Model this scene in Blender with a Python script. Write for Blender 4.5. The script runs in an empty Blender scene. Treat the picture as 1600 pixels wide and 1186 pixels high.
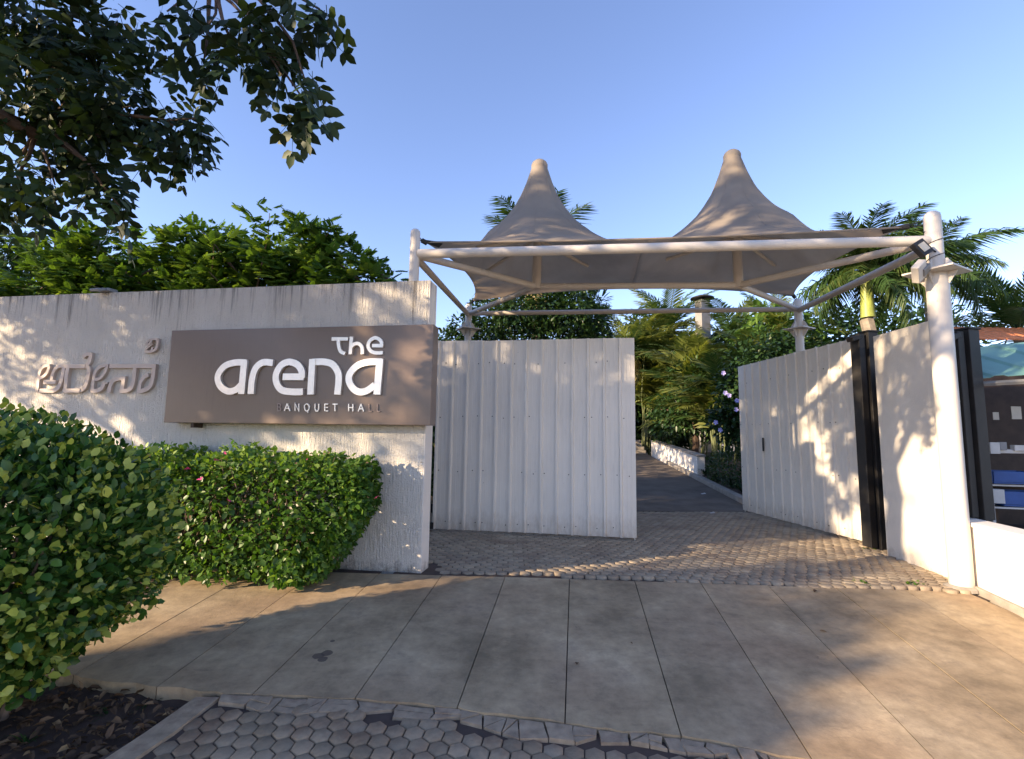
import bpy, math, random
import numpy as np
from mathutils import Vector, Matrix

# ------------------------------------------------------------------ camera, sky, sun, exposure
SC = bpy.context.scene
COL = SC.collection
FPX, EYE = 790.0, 1.6
PITCH, ROLL = math.radians(6.3), math.radians(0.8)
CAM_R = Matrix.Rotation(math.pi/2 + PITCH, 3, 'X') @ Matrix.Rotation(ROLL, 3, 'Z')
cam_d = bpy.data.cameras.new('camera')
cam = bpy.data.objects.new('camera', cam_d); COL.objects.link(cam)
cam.matrix_world = Matrix.Translation((0, 0, EYE)) @ CAM_R.to_4x4()
cam_d.sensor_width = 36; cam_d.lens = 36*FPX/1600
cam_d.clip_start = 0.05; cam_d.clip_end = 3000
SC.camera = cam

SUN_EL = math.radians(15.5)
SUN_H = Vector((0.912, 0.410, 0)).normalized()          # the way the light travels over the ground
world = bpy.data.worlds.new('World'); SC.world = world; world.use_nodes = True
wn = world.node_tree.nodes; wl = world.node_tree.links
sky = wn.new('ShaderNodeTexSky'); sky.sky_type = 'NISHITA'; sky.sun_disc = False
sky.sun_elevation = SUN_EL; sky.sun_rotation = math.atan2(-SUN_H.x, -SUN_H.y)
sky.air_density = 1.0; sky.dust_density = 0.12; sky.ozone_density = 3.0; sky.altitude = 600
bg = wn['Background']; bg.inputs['Strength'].default_value = 0.112
tint = wn.new('ShaderNodeMix'); tint.data_type = 'RGBA'; tint.blend_type = 'MULTIPLY'; tint.inputs[0].default_value = 1.0
tint.inputs[7].default_value = (1.24, 1.0, 1.04, 1)                   # hazy violet-blue evening air, the whole sky alike
wl.new(sky.outputs[0], tint.inputs[6]); wl.new(tint.outputs[2], bg.inputs['Color'])
sun_d = bpy.data.lights.new('sun', 'SUN'); sun_d.energy = 3.8; sun_d.angle = math.radians(0.6)
sun_d.color = (1.0, 0.76, 0.50)
sun = bpy.data.objects.new('sun', sun_d); COL.objects.link(sun)
sun.rotation_euler = Vector((SUN_H.x*math.cos(SUN_EL), SUN_H.y*math.cos(SUN_EL), -math.sin(SUN_EL))).to_track_quat('-Z', 'Y').to_euler()
sun.location = (-20, -10, 12)
SC.view_settings.view_transform = 'Standard'; SC.view_settings.look = 'None'
SC.view_settings.exposure = 1.78; SC.view_settings.gamma = 1.0

rnd = random.Random(7)
rng = np.random.default_rng(11)

# ------------------------------------------------------------------ photo pixels to places
CR = np.array(CAM_R); CP = np.array([0, 0, EYE])
def ray(x, y): return CR @ np.array([(x-800)/FPX, -(y-593)/FPX, -1.0])
def on_plane(x, y, p0, n):
    d = ray(x, y); t = np.dot(np.array(p0)-CP, n)/np.dot(d, n); return CP + t*d
def at_z(x, y, z=0.0): return on_plane(x, y, (0, 0, z), np.array([0, 0, 1.0]))
def at_y(x, y, Y): return on_plane(x, y, (0, Y, 0), np.array([0, 1.0, 0]))
RAMP_N = np.array([0, -0.085, 1.0])
def at_ramp(x, y): return on_plane(x, y, (0, 5.9, 0), RAMP_N)
def project(P):
    q = (np.atleast_2d(P)-CP) @ CR
    d = np.maximum(-q[:, 2], 1e-3)
    return 800+FPX*q[:, 0]/d, 593-FPX*q[:, 1]/d, -q[:, 2]
def ground_z(x, y):
    if y < 2.2: return -(5.9-2.2)*0.085
    if y < 5.9: return -(5.9-y)*0.085
    if y > 12: return (y-12)*0.065
    return 0.0

# ------------------------------------------------------------------ mesh helpers
class MB:
    def __init__(s): s.v = []; s.f = []
    def add(s, vs, fs):
        o = len(s.v); s.v += [tuple(map(float, p)) for p in vs]; s.f += [tuple(i+o for i in f) for f in fs]; return s
    def box(s, c, size, rz=0.0, tilt=None):
        c = Vector(c); hx, hy, hz = [a/2 for a in size]
        M = Matrix.Rotation(rz, 3, 'Z')
        if tilt is not None: M = M @ tilt
        vs = [c + M @ Vector((x*hx, y*hy, z*hz)) for z in (-1, 1) for (x, y) in ((-1, -1), (1, -1), (1, 1), (-1, 1))]
        return s.add(vs, [(3, 2, 1, 0), (4, 5, 6, 7), (0, 1, 5, 4), (1, 2, 6, 5), (2, 3, 7, 6), (3, 0, 4, 7)])
    def prism(s, poly, z0, z1, top=None):
        """poly: list of (x,y); z0,z1 numbers or functions of (x,y)"""
        n = len(poly); g0 = z0 if callable(z0) else (lambda x, y: z0); g1 = z1 if callable(z1) else (lambda x, y: z1)
        tp = top or poly
        vs = [(x, y, g0(x, y)) for x, y in poly] + [(x, y, g1(x, y)) for x, y in tp]
        fs = [tuple(range(n-1, -1, -1)), tuple(range(n, 2*n))] + [(i, (i+1) % n, n+(i+1) % n, n+i) for i in range(n)]
        return s.add(vs, fs)
    def tube(s, pts, r, n=10, cap=True):
        pts = [Vector(p) for p in pts]; rs = r if isinstance(r, (list, tuple)) else [r]*len(pts)
        o = len(s.v); prev = None
        for i, p in enumerate(pts):
            t = (pts[min(i+1, len(pts)-1)] - pts[max(i-1, 0)]).normalized()
            if prev is None:
                a = Vector((0, 0, 1)) if abs(t.z) < 0.9 else Vector((1, 0, 0)); u = t.cross(a).normalized()
            else:
                u = (prev - t*prev.dot(t)).normalized()
            prev = u; w = t.cross(u)
            for k in range(n):
                a = 2*math.pi*k/n; s.v.append(tuple(p + (u*math.cos(a)+w*math.sin(a))*rs[i]))
        for i in range(len(pts)-1):
            for k in range(n):
                a = o+i*n+k; b = o+i*n+(k+1) % n; s.f.append((a, b, b+n, a+n))
        if cap:
            s.f.append(tuple(o+k for k in range(n-1, -1, -1))); e = o+(len(pts)-1)*n; s.f.append(tuple(e+k for k in range(n)))
        return s
    def lathe(s, c, prof, n=20):
        c = Vector(c); o = len(s.v)
        for r, z in prof:
            for k in range(n):
                a = 2*math.pi*k/n; s.v.append((c.x+r*math.cos(a), c.y+r*math.sin(a), c.z+z))
        for i in range(len(prof)-1):
            for k in range(n):
                a = o+i*n+k; b = o+i*n+(k+1) % n; s.f.append((a, b, b+n, a+n))
        e = o+(len(prof)-1)*n
        s.f.append(tuple(o+k for k in range(n-1, -1, -1))); s.f.append(tuple(e+k for k in range(n)))
        return s
    def build(s, name, mat, parent=None, origin=None, smooth=False, bevel=0.0, kind=None, label=None):
        if parent is not None: org = Vector(parent.get('_org', (0, 0, 0)))
        elif origin is not None: org = Vector(origin)
        else: org = Vector((0, 0, 0))
        me = bpy.data.meshes.new(name)
        me.from_pydata([tuple(Vector(p)-org) for p in s.v], [], s.f); me.update()
        if smooth: me.shade_smooth()
        o = bpy.data.objects.new(name, me); COL.objects.link(o)
        if mat is not None: me.materials.append(mat)
        if parent is not None: o.parent = parent; o['_org'] = tuple(float(q) for q in org)
        else: o.location = org; o['_org'] = tuple(float(q) for q in org)
        if bevel > 0:
            m = o.modifiers.new('bevel', 'BEVEL'); m.width = bevel; m.segments = 2; m.limit_method = 'ANGLE'; m.angle_limit = 0.7
        if smooth:
            try: me.set_sharp_from_angle(angle=math.radians(40))
            except Exception: pass
        if kind: o['kind'] = kind
        if label: o['label'] = label
        return o

def thing(name, label, cat, loc, group=None):
    o = bpy.data.objects.new(name, None); COL.objects.link(o); o.location = loc; o['_org'] = tuple(float(q) for q in loc)
    o.empty_display_size = 0.2
    return tag(o, label, cat, group)
def tag(o, label, cat, group=None):
    o['label'] = label; o['category'] = cat
    if group: o['group'] = group
    return o

# ------------------------------------------------------------------ materials
def nodes(name):
    m = bpy.data.materials.new(name); m.use_nodes = True
    nt = m.node_tree; b = nt.nodes['Principled BSDF']
    return m, nt, b
def N(nt, t, **kw):
    n = nt.nodes.new(t)
    for k, v in kw.items():
        if k in n.inputs: n.inputs[k].default_value = v
        else: setattr(n, k, v)
    return n
def pos_coord(nt, scale=(1, 1, 1)):
    g = N(nt, 'ShaderNodeNewGeometry'); mp = N(nt, 'ShaderNodeMapping'); mp.inputs['Scale'].default_value = scale
    nt.links.new(g.outputs['Position'], mp.inputs['Vector']); return mp.outputs['Vector']
def noise(nt, vec, scale, detail=4, rough=0.55):
    n = N(nt, 'ShaderNodeTexNoise'); n.inputs['Scale'].default_value = scale; n.inputs['Detail'].default_value = detail
    n.inputs['Roughness'].default_value = rough; nt.links.new(vec, n.inputs['Vector']); return n.outputs['Fac']
def ramp(nt, fac, stops):
    r = N(nt, 'ShaderNodeValToRGB'); e = r.color_ramp.elements
    while len(e) < len(stops): e.new(0.5)
    for i, (p, c) in enumerate(stops):
        e[i].position = p; e[i].color = (*c, 1) if len(c) == 3 else c
    nt.links.new(fac, r.inputs['Fac']); return r.outputs['Color']
def mixc(nt, fac, a, b, mode='MIX'):
    m = N(nt, 'ShaderNodeMix'); m.data_type = 'RGBA'; m.blend_type = mode
    if isinstance(fac, (int, float)): m.inputs[0].default_value = fac
    else: nt.links.new(fac, m.inputs[0])
    for i, c in ((6, a), (7, b)):
        if isinstance(c, tuple): m.inputs[i].default_value = (*c, 1)
        else: nt.links.new(c, m.inputs[i])
    return m.outputs[2]
def math_(nt, op, a, b=None, clamp=False):
    m = N(nt, 'ShaderNodeMath'); m.operation = op; m.use_clamp = clamp
    for i, c in enumerate((a, b)):
        if c is None: continue
        if isinstance(c, (int, float)): m.inputs[i].default_value = c
        else: nt.links.new(c, m.inputs[i])
    return m.outputs[0]
def bump(nt, b, h, strength=0.3, dist=0.01):
    n = N(nt, 'ShaderNodeBump'); n.inputs['Strength'].default_value = strength; n.inputs['Distance'].default_value = dist
    nt.links.new(h, n.inputs['Height']); nt.links.new(n.outputs[0], b.inputs['Normal'])
def tint_fac(nt):
    a = N(nt, 'ShaderNodeAttribute'); a.attribute_name = 'tint'; return a.outputs['Fac']

def mat_plain(name, col, rough=0.6, metal=0.0, var=0.15, scale=6.0, bumps=0.15, dirt=None):
    m, nt, b = nodes(name); v = pos_coord(nt)
    n1 = noise(nt, v, scale, 6); lo = tuple(c*(1-var) for c in col); hi = tuple(min(1, c*(1+var)) for c in col)
    c = ramp(nt, n1, [(0.3, lo), (0.7, hi)])
    if dirt:
        n2 = noise(nt, v, scale*0.35, 8, 0.7); c = mixc(nt, ramp(nt, n2, [(0.5, (0, 0, 0)), (0.72, (0.7, 0.7, 0.7))]), c, dirt)
    nt.links.new(c, b.inputs['Base Color']); b.inputs['Roughness'].default_value = rough; b.inputs['Metallic'].default_value = metal
    if bumps: bump(nt, b, noise(nt, v, scale*12, 4), bumps, 0.004)
    return m

def mat_leaf(name, dark, mid, light, rough=0.45, trans=0.35, spec=0.4):
    m, nt, b = nodes(name)
    c = ramp(nt, tint_fac(nt), [(0.0, dark), (0.55, mid), (1.0, light)])
    nt.links.new(c, b.inputs['Base Color']); b.inputs['Roughness'].default_value = rough
    b.inputs['Specular IOR Level'].default_value = spec
    t = N(nt, 'ShaderNodeBsdfTranslucent'); tc = mixc(nt, 1.0, c, (1.3, 1.25, 0.5), 'MULTIPLY'); nt.links.new(tc, t.inputs['Color'])
    mx = N(nt, 'ShaderNodeMixShader'); mx.inputs[0].default_value = trans
    nt.links.new(b.outputs[0], mx.inputs[1]); nt.links.new(t.outputs[0], mx.inputs[2])
    nt.links.new(mx.outputs[0], nt.nodes['Material Output'].inputs['Surface'])
    return m

def mat_slab():
    m, nt, b = nodes('slab_concrete'); v = pos_coord(nt)
    n1 = noise(nt, v, 1.3, 8, 0.6); n2 = noise(nt, v, 7, 8, 0.7); n3 = noise(nt, v, 0.7, 3)
    c = ramp(nt, n1, [(0.30, (0.215, 0.162, 0.096)), (0.5, (0.37, 0.285, 0.175)), (0.7, (0.48, 0.385, 0.25))])
    c = mixc(nt, ramp(nt, n3, [(0.45, (0, 0, 0)), (0.65, (0.55, 0.55, 0.55))]), c, (0.29, 0.20, 0.125))
    c = mixc(nt, 0.75, c, ramp(nt, n2, [(0.3, (0.55, 0.55, 0.55)), (0.7, (1.25, 1.25, 1.25))]), 'MULTIPLY')
    sc = pos_coord(nt, (1.6, 4.5, 1)); n4 = noise(nt, sc, 3.0, 6, 0.7)        # dark scuffs of tyres and feet
    c = mixc(nt, ramp(nt, n4, [(0.57, (0, 0, 0)), (0.74, (0.35, 0.35, 0.35))]), c, (0.10, 0.078, 0.06))
    n8 = noise(nt, v, 2.6, 9, 0.75)                                           # rusty brown blotches and black grime
    c = mixc(nt, ramp(nt, n8, [(0.56, (0, 0, 0)), (0.70, (0.5, 0.5, 0.5))]), c, (0.135, 0.095, 0.068))
    n9 = noise(nt, pos_coord(nt, (1, 1, 1)), 5.5, 10, 0.85)
    c = mixc(nt, ramp(nt, n9, [(0.62, (0, 0, 0)), (0.70, (0.6, 0.6, 0.6))]), c, (0.07, 0.06, 0.05))
    oi = N(nt, 'ShaderNodeObjectInfo')
    c = mixc(nt, 1.0, c, ramp(nt, oi.outputs['Random'], [(0, (0.88, 0.88, 0.89)), (1, (1.1, 1.08, 1.05))]), 'MULTIPLY')
    # pale cement wash along the kerb edge and dark spill patches
    g = N(nt, 'ShaderNodeNewGeometry'); sx = N(nt, 'ShaderNodeSeparateXYZ'); nt.links.new(g.outputs['Position'], sx.inputs[0])
    e = math_(nt, 'ADD', sx.outputs['Y'], math_(nt, 'MULTIPLY', noise(nt, v, 3, 4), 0.35))
    e = math_(nt, 'ADD', e, math_(nt, 'MULTIPLY', sx.outputs['X'], 0.16))
    wash = ramp(nt, math_(nt, 'SUBTRACT', e, 2.9), [(0.42, (0.55, 0.55, 0.55)), (0.62, (0, 0, 0))])
    c = mixc(nt, wash, c, (0.40, 0.345, 0.27))
    for (x, y, r) in SPILLS:
        d = N(nt, 'ShaderNodeVectorMath'); d.operation = 'DISTANCE'; d.inputs[1].default_value = (x, y, ground_z(x, y))
        jn = N(nt, 'ShaderNodeTexNoise'); jn.inputs['Scale'].default_value = 9; nt.links.new(v, jn.inputs['Vector'])
        nt.links.new(g.outputs['Position'], d.inputs[0])
        dd = math_(nt, 'ADD', d.outputs['Value'], math_(nt, 'MULTIPLY', math_(nt, 'SUBTRACT', jn.outputs['Fac'], 0.5), r*1.3))
        c = mixc(nt, math_(nt, 'MULTIPLY', math_(nt, 'LESS_THAN', dd, r), 0.8), c, (0.06, 0.042, 0.035))
    nt.links.new(c, b.inputs['Base Color']); b.inputs['Roughness'].default_value = 0.78
    h = math_(nt, 'ADD', noise(nt, v, 55, 5), math_(nt, 'MULTIPLY', n2, 1.5)); bump(nt, b, h, 0.35, 0.006)
    return m

def mat_paver(name, lo, hi, dirt):
    m, nt, b = nodes(name); v = pos_coord(nt)
    c = ramp(nt, tint_fac(nt), [(0, lo), (1, hi)])
    n1 = noise(nt, v, 2.0, 6, 0.65)
    c = mixc(nt, ramp(nt, n1, [(0.48, (0, 0, 0)), (0.68, (0.75, 0.75, 0.75))]), c, dirt)
    c = mixc(nt, 0.5, c, ramp(nt, noise(nt, v, 30, 6, 0.7), [(0.3, (0.6, 0.6, 0.6)), (0.7, (1.2, 1.2, 1.2))]), 'MULTIPLY')
    nt.links.new(c, b.inputs['Base Color']); b.inputs['Roughness'].default_value = 0.85
    bump(nt, b, noise(nt, v, 90, 5), 0.35, 0.004)
    return m

def mat_wall(name, col, stain_z=None, comb=True, streak=(0.085, 0.075, 0.065)):
    m, nt, b = nodes(name); v = pos_coord(nt); vs = pos_coord(nt, (9, 9, 0.8))
    n1 = noise(nt, v, 1.6, 7, 0.6)
    c = ramp(nt, n1, [(0.3, tuple(a*0.86 for a in col)), (0.7, col)])
    g = N(nt, 'ShaderNodeNewGeometry'); s = N(nt, 'ShaderNodeSeparateXYZ'); nt.links.new(g.outputs['Position'], s.inputs[0])
    if stain_z:
        grime = N(nt, 'ShaderNodeMapRange'); grime.inputs['From Min'].default_value = 0.7; grime.inputs['From Max'].default_value = stain_z
        nt.links.new(s.outputs['Z'], grime.inputs['Value'])
        n5 = noise(nt, pos_coord(nt, (2.2, 2.2, 0.5)), 1.5, 8, 0.65)
        gf = math_(nt, 'MULTIPLY', grime.outputs[0], n5); c = mixc(nt, math_(nt, 'MULTIPLY', gf, 1.05, True), c, (0.54, 0.50, 0.435))
        n6 = noise(nt, pos_coord(nt, (7, 7, 0.28)), 1.6, 7, 0.72)
        st = N(nt, 'ShaderNodeMapRange'); st.inputs['From Min'].default_value = stain_z-1.15; st.inputs['From Max'].default_value = stain_z+0.15
        nt.links.new(s.outputs['Z'], st.inputs['Value'])
        f = math_(nt, 'ADD', n6, math_(nt, 'MULTIPLY', st.outputs[0], 0.30))
        c = mixc(nt, ramp(nt, f, [(0.74, (0, 0, 0)), (0.92, (0.9, 0.9, 0.9))]), c, streak)
        low = N(nt, 'ShaderNodeMapRange'); low.inputs['From Min'].default_value = 0.35; low.inputs['From Max'].default_value = 0.0
        nt.links.new(s.outputs['Z'], low.inputs['Value'])
        c = mixc(nt, ramp(nt, math_(nt, 'MULTIPLY', low.outputs[0], noise(nt, v, 9, 6, 0.7)), [(0.35, (0, 0, 0)), (0.6, (0.7, 0.7, 0.7))]), c, (0.16, 0.12, 0.09))
    else:
        n7 = noise(nt, v, 4, 8, 0.75)
        low = N(nt, 'ShaderNodeMapRange'); low.inputs['From Min'].default_value = 0.7; low.inputs['From Max'].default_value = -0.1
        nt.links.new(s.outputs['Z'], low.inputs['Value'])
        c = mixc(nt, ramp(nt, math_(nt, 'MULTIPLY', low.outputs[0], n7), [(0.38, (0, 0, 0)), (0.62, (0.8, 0.8, 0.8))]), c, (0.38, 0.27, 0.18))
    nt.links.new(c, b.inputs['Base Color']); b.inputs['Roughness'].default_value = 0.9
    h = math_(nt, 'ADD', math_(nt, 'MULTIPLY', noise(nt, vs, 7, 4, 0.6), 2.0 if comb else 0.3), noise(nt, v, 60, 4))
    bump(nt, b, h, 1.0 if comb else 0.2, 0.02)
    return m

def mat_metal_paint(name, col, chips, rough=0.45, streak=0.5):
    m, nt, b = nodes(name); v = pos_coord(nt)
    n1 = noise(nt, v, 1.2, 6, 0.6); c = ramp(nt, n1, [(0.3, tuple(a*0.9 for a in col)), (0.7, col)])
    n2 = noise(nt, pos_coord(nt, (14, 14, 1.0)), 2.0, 6, 0.7)
    c = mixc(nt, math_(nt, 'MULTIPLY', ramp(nt, n2, [(0.55, (0, 0, 0)), (0.8, (1, 1, 1))]), streak), c, tuple(a*0.55 for a in col))
    if name.startswith('gate'):
        g_ = N(nt, 'ShaderNodeNewGeometry'); sz = N(nt, 'ShaderNodeSeparateXYZ'); nt.links.new(g_.outputs['Position'], sz.inputs[0])
        lo_ = N(nt, 'ShaderNodeMapRange'); lo_.inputs['From Min'].default_value = 0.75; lo_.inputs['From Max'].default_value = 0.0; nt.links.new(sz.outputs['Z'], lo_.inputs['Value'])
        c = mixc(nt, ramp(nt, math_(nt, 'MULTIPLY', lo_.outputs[0], noise(nt, pos_coord(nt, (3, 3, 1)), 5, 8, 0.75)), [(0.25, (0, 0, 0)), (0.6, (0.7, 0.7, 0.7))]), c, (0.33, 0.26, 0.19))
        c = mixc(nt, ramp(nt, noise(nt, pos_coord(nt, (20, 20, 0.5)), 3, 6, 0.8), [(0.60, (0, 0, 0)), (0.72, (0.45, 0.45, 0.45))]), c, (0.40, 0.35, 0.29))
    n3 = noise(nt, pos_coord(nt, (1, 1, 0.35)), 26, 4, 0.6)
    c = mixc(nt, ramp(nt, n3, [(0.735, (0, 0, 0)), (0.76, (0.8, 0.8, 0.8))]), c, chips)
    nt.links.new(c, b.inputs['Base Color']); b.inputs['Roughness'].default_value = rough
    bump(nt, b, noise(nt, v, 5, 3), 0.12, 0.02)
    return m

SPILLS = []
for (x, y, r) in ((497, 1024, 0.05), (510, 1020, 0.045), (504, 1030, 0.04), (519, 1001, 0.02)):
    p = at_ramp(x, y); SPILLS.append((p[0], p[1], r))

M = {}
M['slab'] = mat_slab()
M['paver'] = mat_paver('paver', (0.27, 0.215, 0.15), (0.42, 0.345, 0.245), (0.20, 0.145, 0.105))
M['hex'] = mat_paver('hex_paver', (0.22, 0.17, 0.112), (0.345, 0.27, 0.185), (0.18, 0.108, 0.066))
M['joint'] = mat_plain('joint_soil', (0.075, 0.052, 0.04), 0.95, scale=9, bumps=0.5, dirt=(0.10, 0.06, 0.045))
M['soil'] = mat_plain('soil', (0.055, 0.035, 0.026), 0.95, var=0.4, scale=7, bumps=0.8, dirt=(0.09, 0.055, 0.04))
M['chip'] = mat_plain('broken_concrete', (0.31, 0.24, 0.165), 0.9, var=0.3, scale=12, bumps=0.5, dirt=(0.17, 0.10, 0.075))
M['asphalt'] = mat_plain('asphalt', (0.13, 0.102, 0.076), 0.95, var=0.3, scale=2.0, bumps=0.4, dirt=(0.19, 0.15, 0.112))
M['ground'] = mat_plain('ground_earth', (0.24, 0.185, 0.125), 0.95, var=0.3, scale=0.8, bumps=0.4, dirt=(0.12, 0.11, 0.06))
M['road'] = mat_plain('bounce_road', (0.25, 0.205, 0.155), 0.9, var=0.2, scale=1.5, bumps=0.4)  # road out of view, colour lightened to bounce warm light onto walls and canopy
M['wall'] = mat_wall('rough_white_plaster', (0.80, 0.76, 0.68), 3.5)
M['wall_end'] = mat_wall('smooth_white_plaster', (0.76, 0.71, 0.64), 3.5, comb=False)
M['wing'] = mat_wall('cream_plaster', (0.76, 0.70, 0.60), None, comb=False)
M['white'] = mat_wall('white_paint_plaster', (0.80, 0.76, 0.69), None, comb=False)
M['gate'] = mat_metal_paint('gate_sheet_paint', (0.72, 0.68, 0.61), (0.18, 0.16, 0.15))
M['pole'] = mat_metal_paint('pole_paint', (0.62, 0.575, 0.51), (0.22, 0.13, 0.08), 0.5, 0.35)
M['beam'] = mat_metal_paint('beam_paint', (0.55, 0.49, 0.42), (0.18, 0.10, 0.06), 0.55, 0.5)
M['black'] = mat_plain('black_iron', (0.012, 0.0105, 0.0095), 0.62, var=0.4, scale=5, bumps=0.2)
M['dark'] = mat_plain('dark_rubber', (0.02, 0.02, 0.02), 0.7)
M['grey'] = mat_plain('grey_housing', (0.22, 0.22, 0.22), 0.5)
M['sign'] = mat_metal_paint('brown_sign_panel', (0.165, 0.118, 0.09), (0.26, 0.20, 0.17), 0.30, 0.4)
M['steel'] = mat_plain('brushed_steel', (0.80, 0.75, 0.68), 0.33, 0.55, var=0.06, scale=20, bumps=0.05)
M['letter_beige'] = mat_plain('beige_letter', (0.50, 0.41, 0.35), 0.5, 0.0, var=0.08)
M['letter_dull'] = mat_plain('bare_letter_stub', (0.34, 0.26, 0.22), 0.5, 0.2, var=0.1)
M['teal'] = mat_plain('teal_sheet', (0.15, 0.31, 0.245), 0.5, var=0.12, scale=2)
M['tile'] = mat_plain('clay_tile', (0.70, 0.24, 0.10), 0.8, var=0.25, scale=8)
M['bark'] = mat_plain('bark', (0.085, 0.055, 0.038), 0.95, var=0.4, scale=14, bumps=0.9)
M['palm_trunk'] = mat_plain('palm_trunk', (0.22, 0.19, 0.15), 0.9, var=0.3, scale=8, bumps=0.7)
M['cane'] = mat_plain('green_cane', (0.09, 0.11, 0.035), 0.6, var=0.3, scale=6)
M['crownshaft'] = mat_plain('crownshaft', (0.26, 0.31, 0.07), 0.5, var=0.2, scale=5, bumps=0.1)
M['twig'] = mat_plain('twig', (0.16, 0.11, 0.075), 0.9, var=0.3, scale=20)
M['concrete'] = mat_plain('kerb_concrete', (0.30, 0.27, 0.23), 0.9, var=0.2, scale=5, bumps=0.3, dirt=(0.17, 0.14, 0.11))
M['chimney'] = mat_plain('pale_duct', (0.24, 0.235, 0.23), 0.6, var=0.15, scale=3)
M['blue'] = mat_plain('blue_plastic', (0.02, 0.07, 0.24), 0.45)
M['paper'] = mat_plain('paper', (0.55, 0.53, 0.50), 0.85, var=0.1)
M['wood'] = mat_plain('dark_wood', (0.05, 0.032, 0.024), 0.7, var=0.3)
M['lens'] = mat_plain('lamp_lens', (0.55, 0.50, 0.38), 0.2, var=0.1)
M['over'] = mat_leaf('leaf_overhang', (0.010, 0.020, 0.008), (0.020, 0.040, 0.012), (0.085, 0.12, 0.022), 0.5, 0.12, 0.2)
M['spray'] = mat_leaf('leaf_feathery', (0.035, 0.085, 0.015), (0.085, 0.17, 0.028), (0.21, 0.31, 0.055), 0.5, 0.4)
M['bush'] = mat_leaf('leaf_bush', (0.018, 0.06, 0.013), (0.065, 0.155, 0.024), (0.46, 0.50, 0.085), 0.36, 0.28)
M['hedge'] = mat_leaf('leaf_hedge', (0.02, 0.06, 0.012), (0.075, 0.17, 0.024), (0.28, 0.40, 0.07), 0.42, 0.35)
M['palm'] = mat_leaf('leaf_palm', (0.015, 0.038, 0.012), (0.045, 0.092, 0.024), (0.20, 0.20, 0.06), 0.45, 0.3, 0.3)
M['palm_yellow'] = mat_leaf('leaf_palm_yellow', (0.09, 0.13, 0.03), (0.22, 0.25, 0.06), (0.42, 0.33, 0.12), 0.45, 0.4)
M['ficus'] = mat_leaf('leaf_ficus', (0.012, 0.035, 0.012), (0.03, 0.07, 0.02), (0.08, 0.13, 0.03), 0.4, 0.2)
M['dry'] = mat_leaf('leaf_dry', (0.06, 0.036, 0.022), (0.17, 0.10, 0.055), (0.36, 0.25, 0.13), 0.8, 0.15)
M['pink'] = mat_plain('magenta_flower', (0.55, 0.04, 0.20), 0.6, var=0.2)
M['lilac'] = mat_plain('lilac_flower', (0.42, 0.38, 0.75), 0.6, var=0.1)

def mat_membrane():
    m, nt, b = nodes('canopy_fabric'); v = pos_coord(nt)
    n1 = noise(nt, v, 1.6, 7, 0.65)
    c = ramp(nt, n1, [(0.3, (0.48, 0.42, 0.35)), (0.7, (0.60, 0.53, 0.445))])
    c = mixc(nt, ramp(nt, noise(nt, v, 8, 6, 0.7), [(0.66, (0, 0, 0)), (0.74, (0.5, 0.5, 0.5))]), c, (0.62, 0.57, 0.50))
    nt.links.new(c, b.inputs['Base Color']); b.inputs['Roughness'].default_value = 0.75
    t = N(nt, 'ShaderNodeBsdfTranslucent'); nt.links.new(c, t.inputs['Color'])
    mx = N(nt, 'ShaderNodeMixShader'); mx.inputs[0].default_value = 0.62
    nt.links.new(b.outputs[0], mx.inputs[1]); nt.links.new(t.outputs[0], mx.inputs[2])
    nt.links.new(mx.outputs[0], nt.nodes['Material Output'].inputs['Surface'])
    return m
M['membrane'] = mat_membrane()

# ------------------------------------------------------------------ scattering of alike pieces
def raw_mesh(name, V, loops, starts, tint, mat):
    me = bpy.data.meshes.new(name)
    me.vertices.add(len(V)); me.vertices.foreach_set('co', np.asarray(V, np.float32).ravel())
    me.loops.add(len(loops)); me.loops.foreach_set('vertex_index', np.asarray(loops, np.int32))
    me.polygons.add(len(starts)); me.polygons.foreach_set('loop_start', np.asarray(starts, np.int32))
    me.update(calc_edges=True)
    a = me.attributes.new('tint', 'FLOAT', 'POINT'); a.data.foreach_set('value', np.asarray(tint, np.float32))
    me.materials.append(mat); me.validate(); return me

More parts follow.
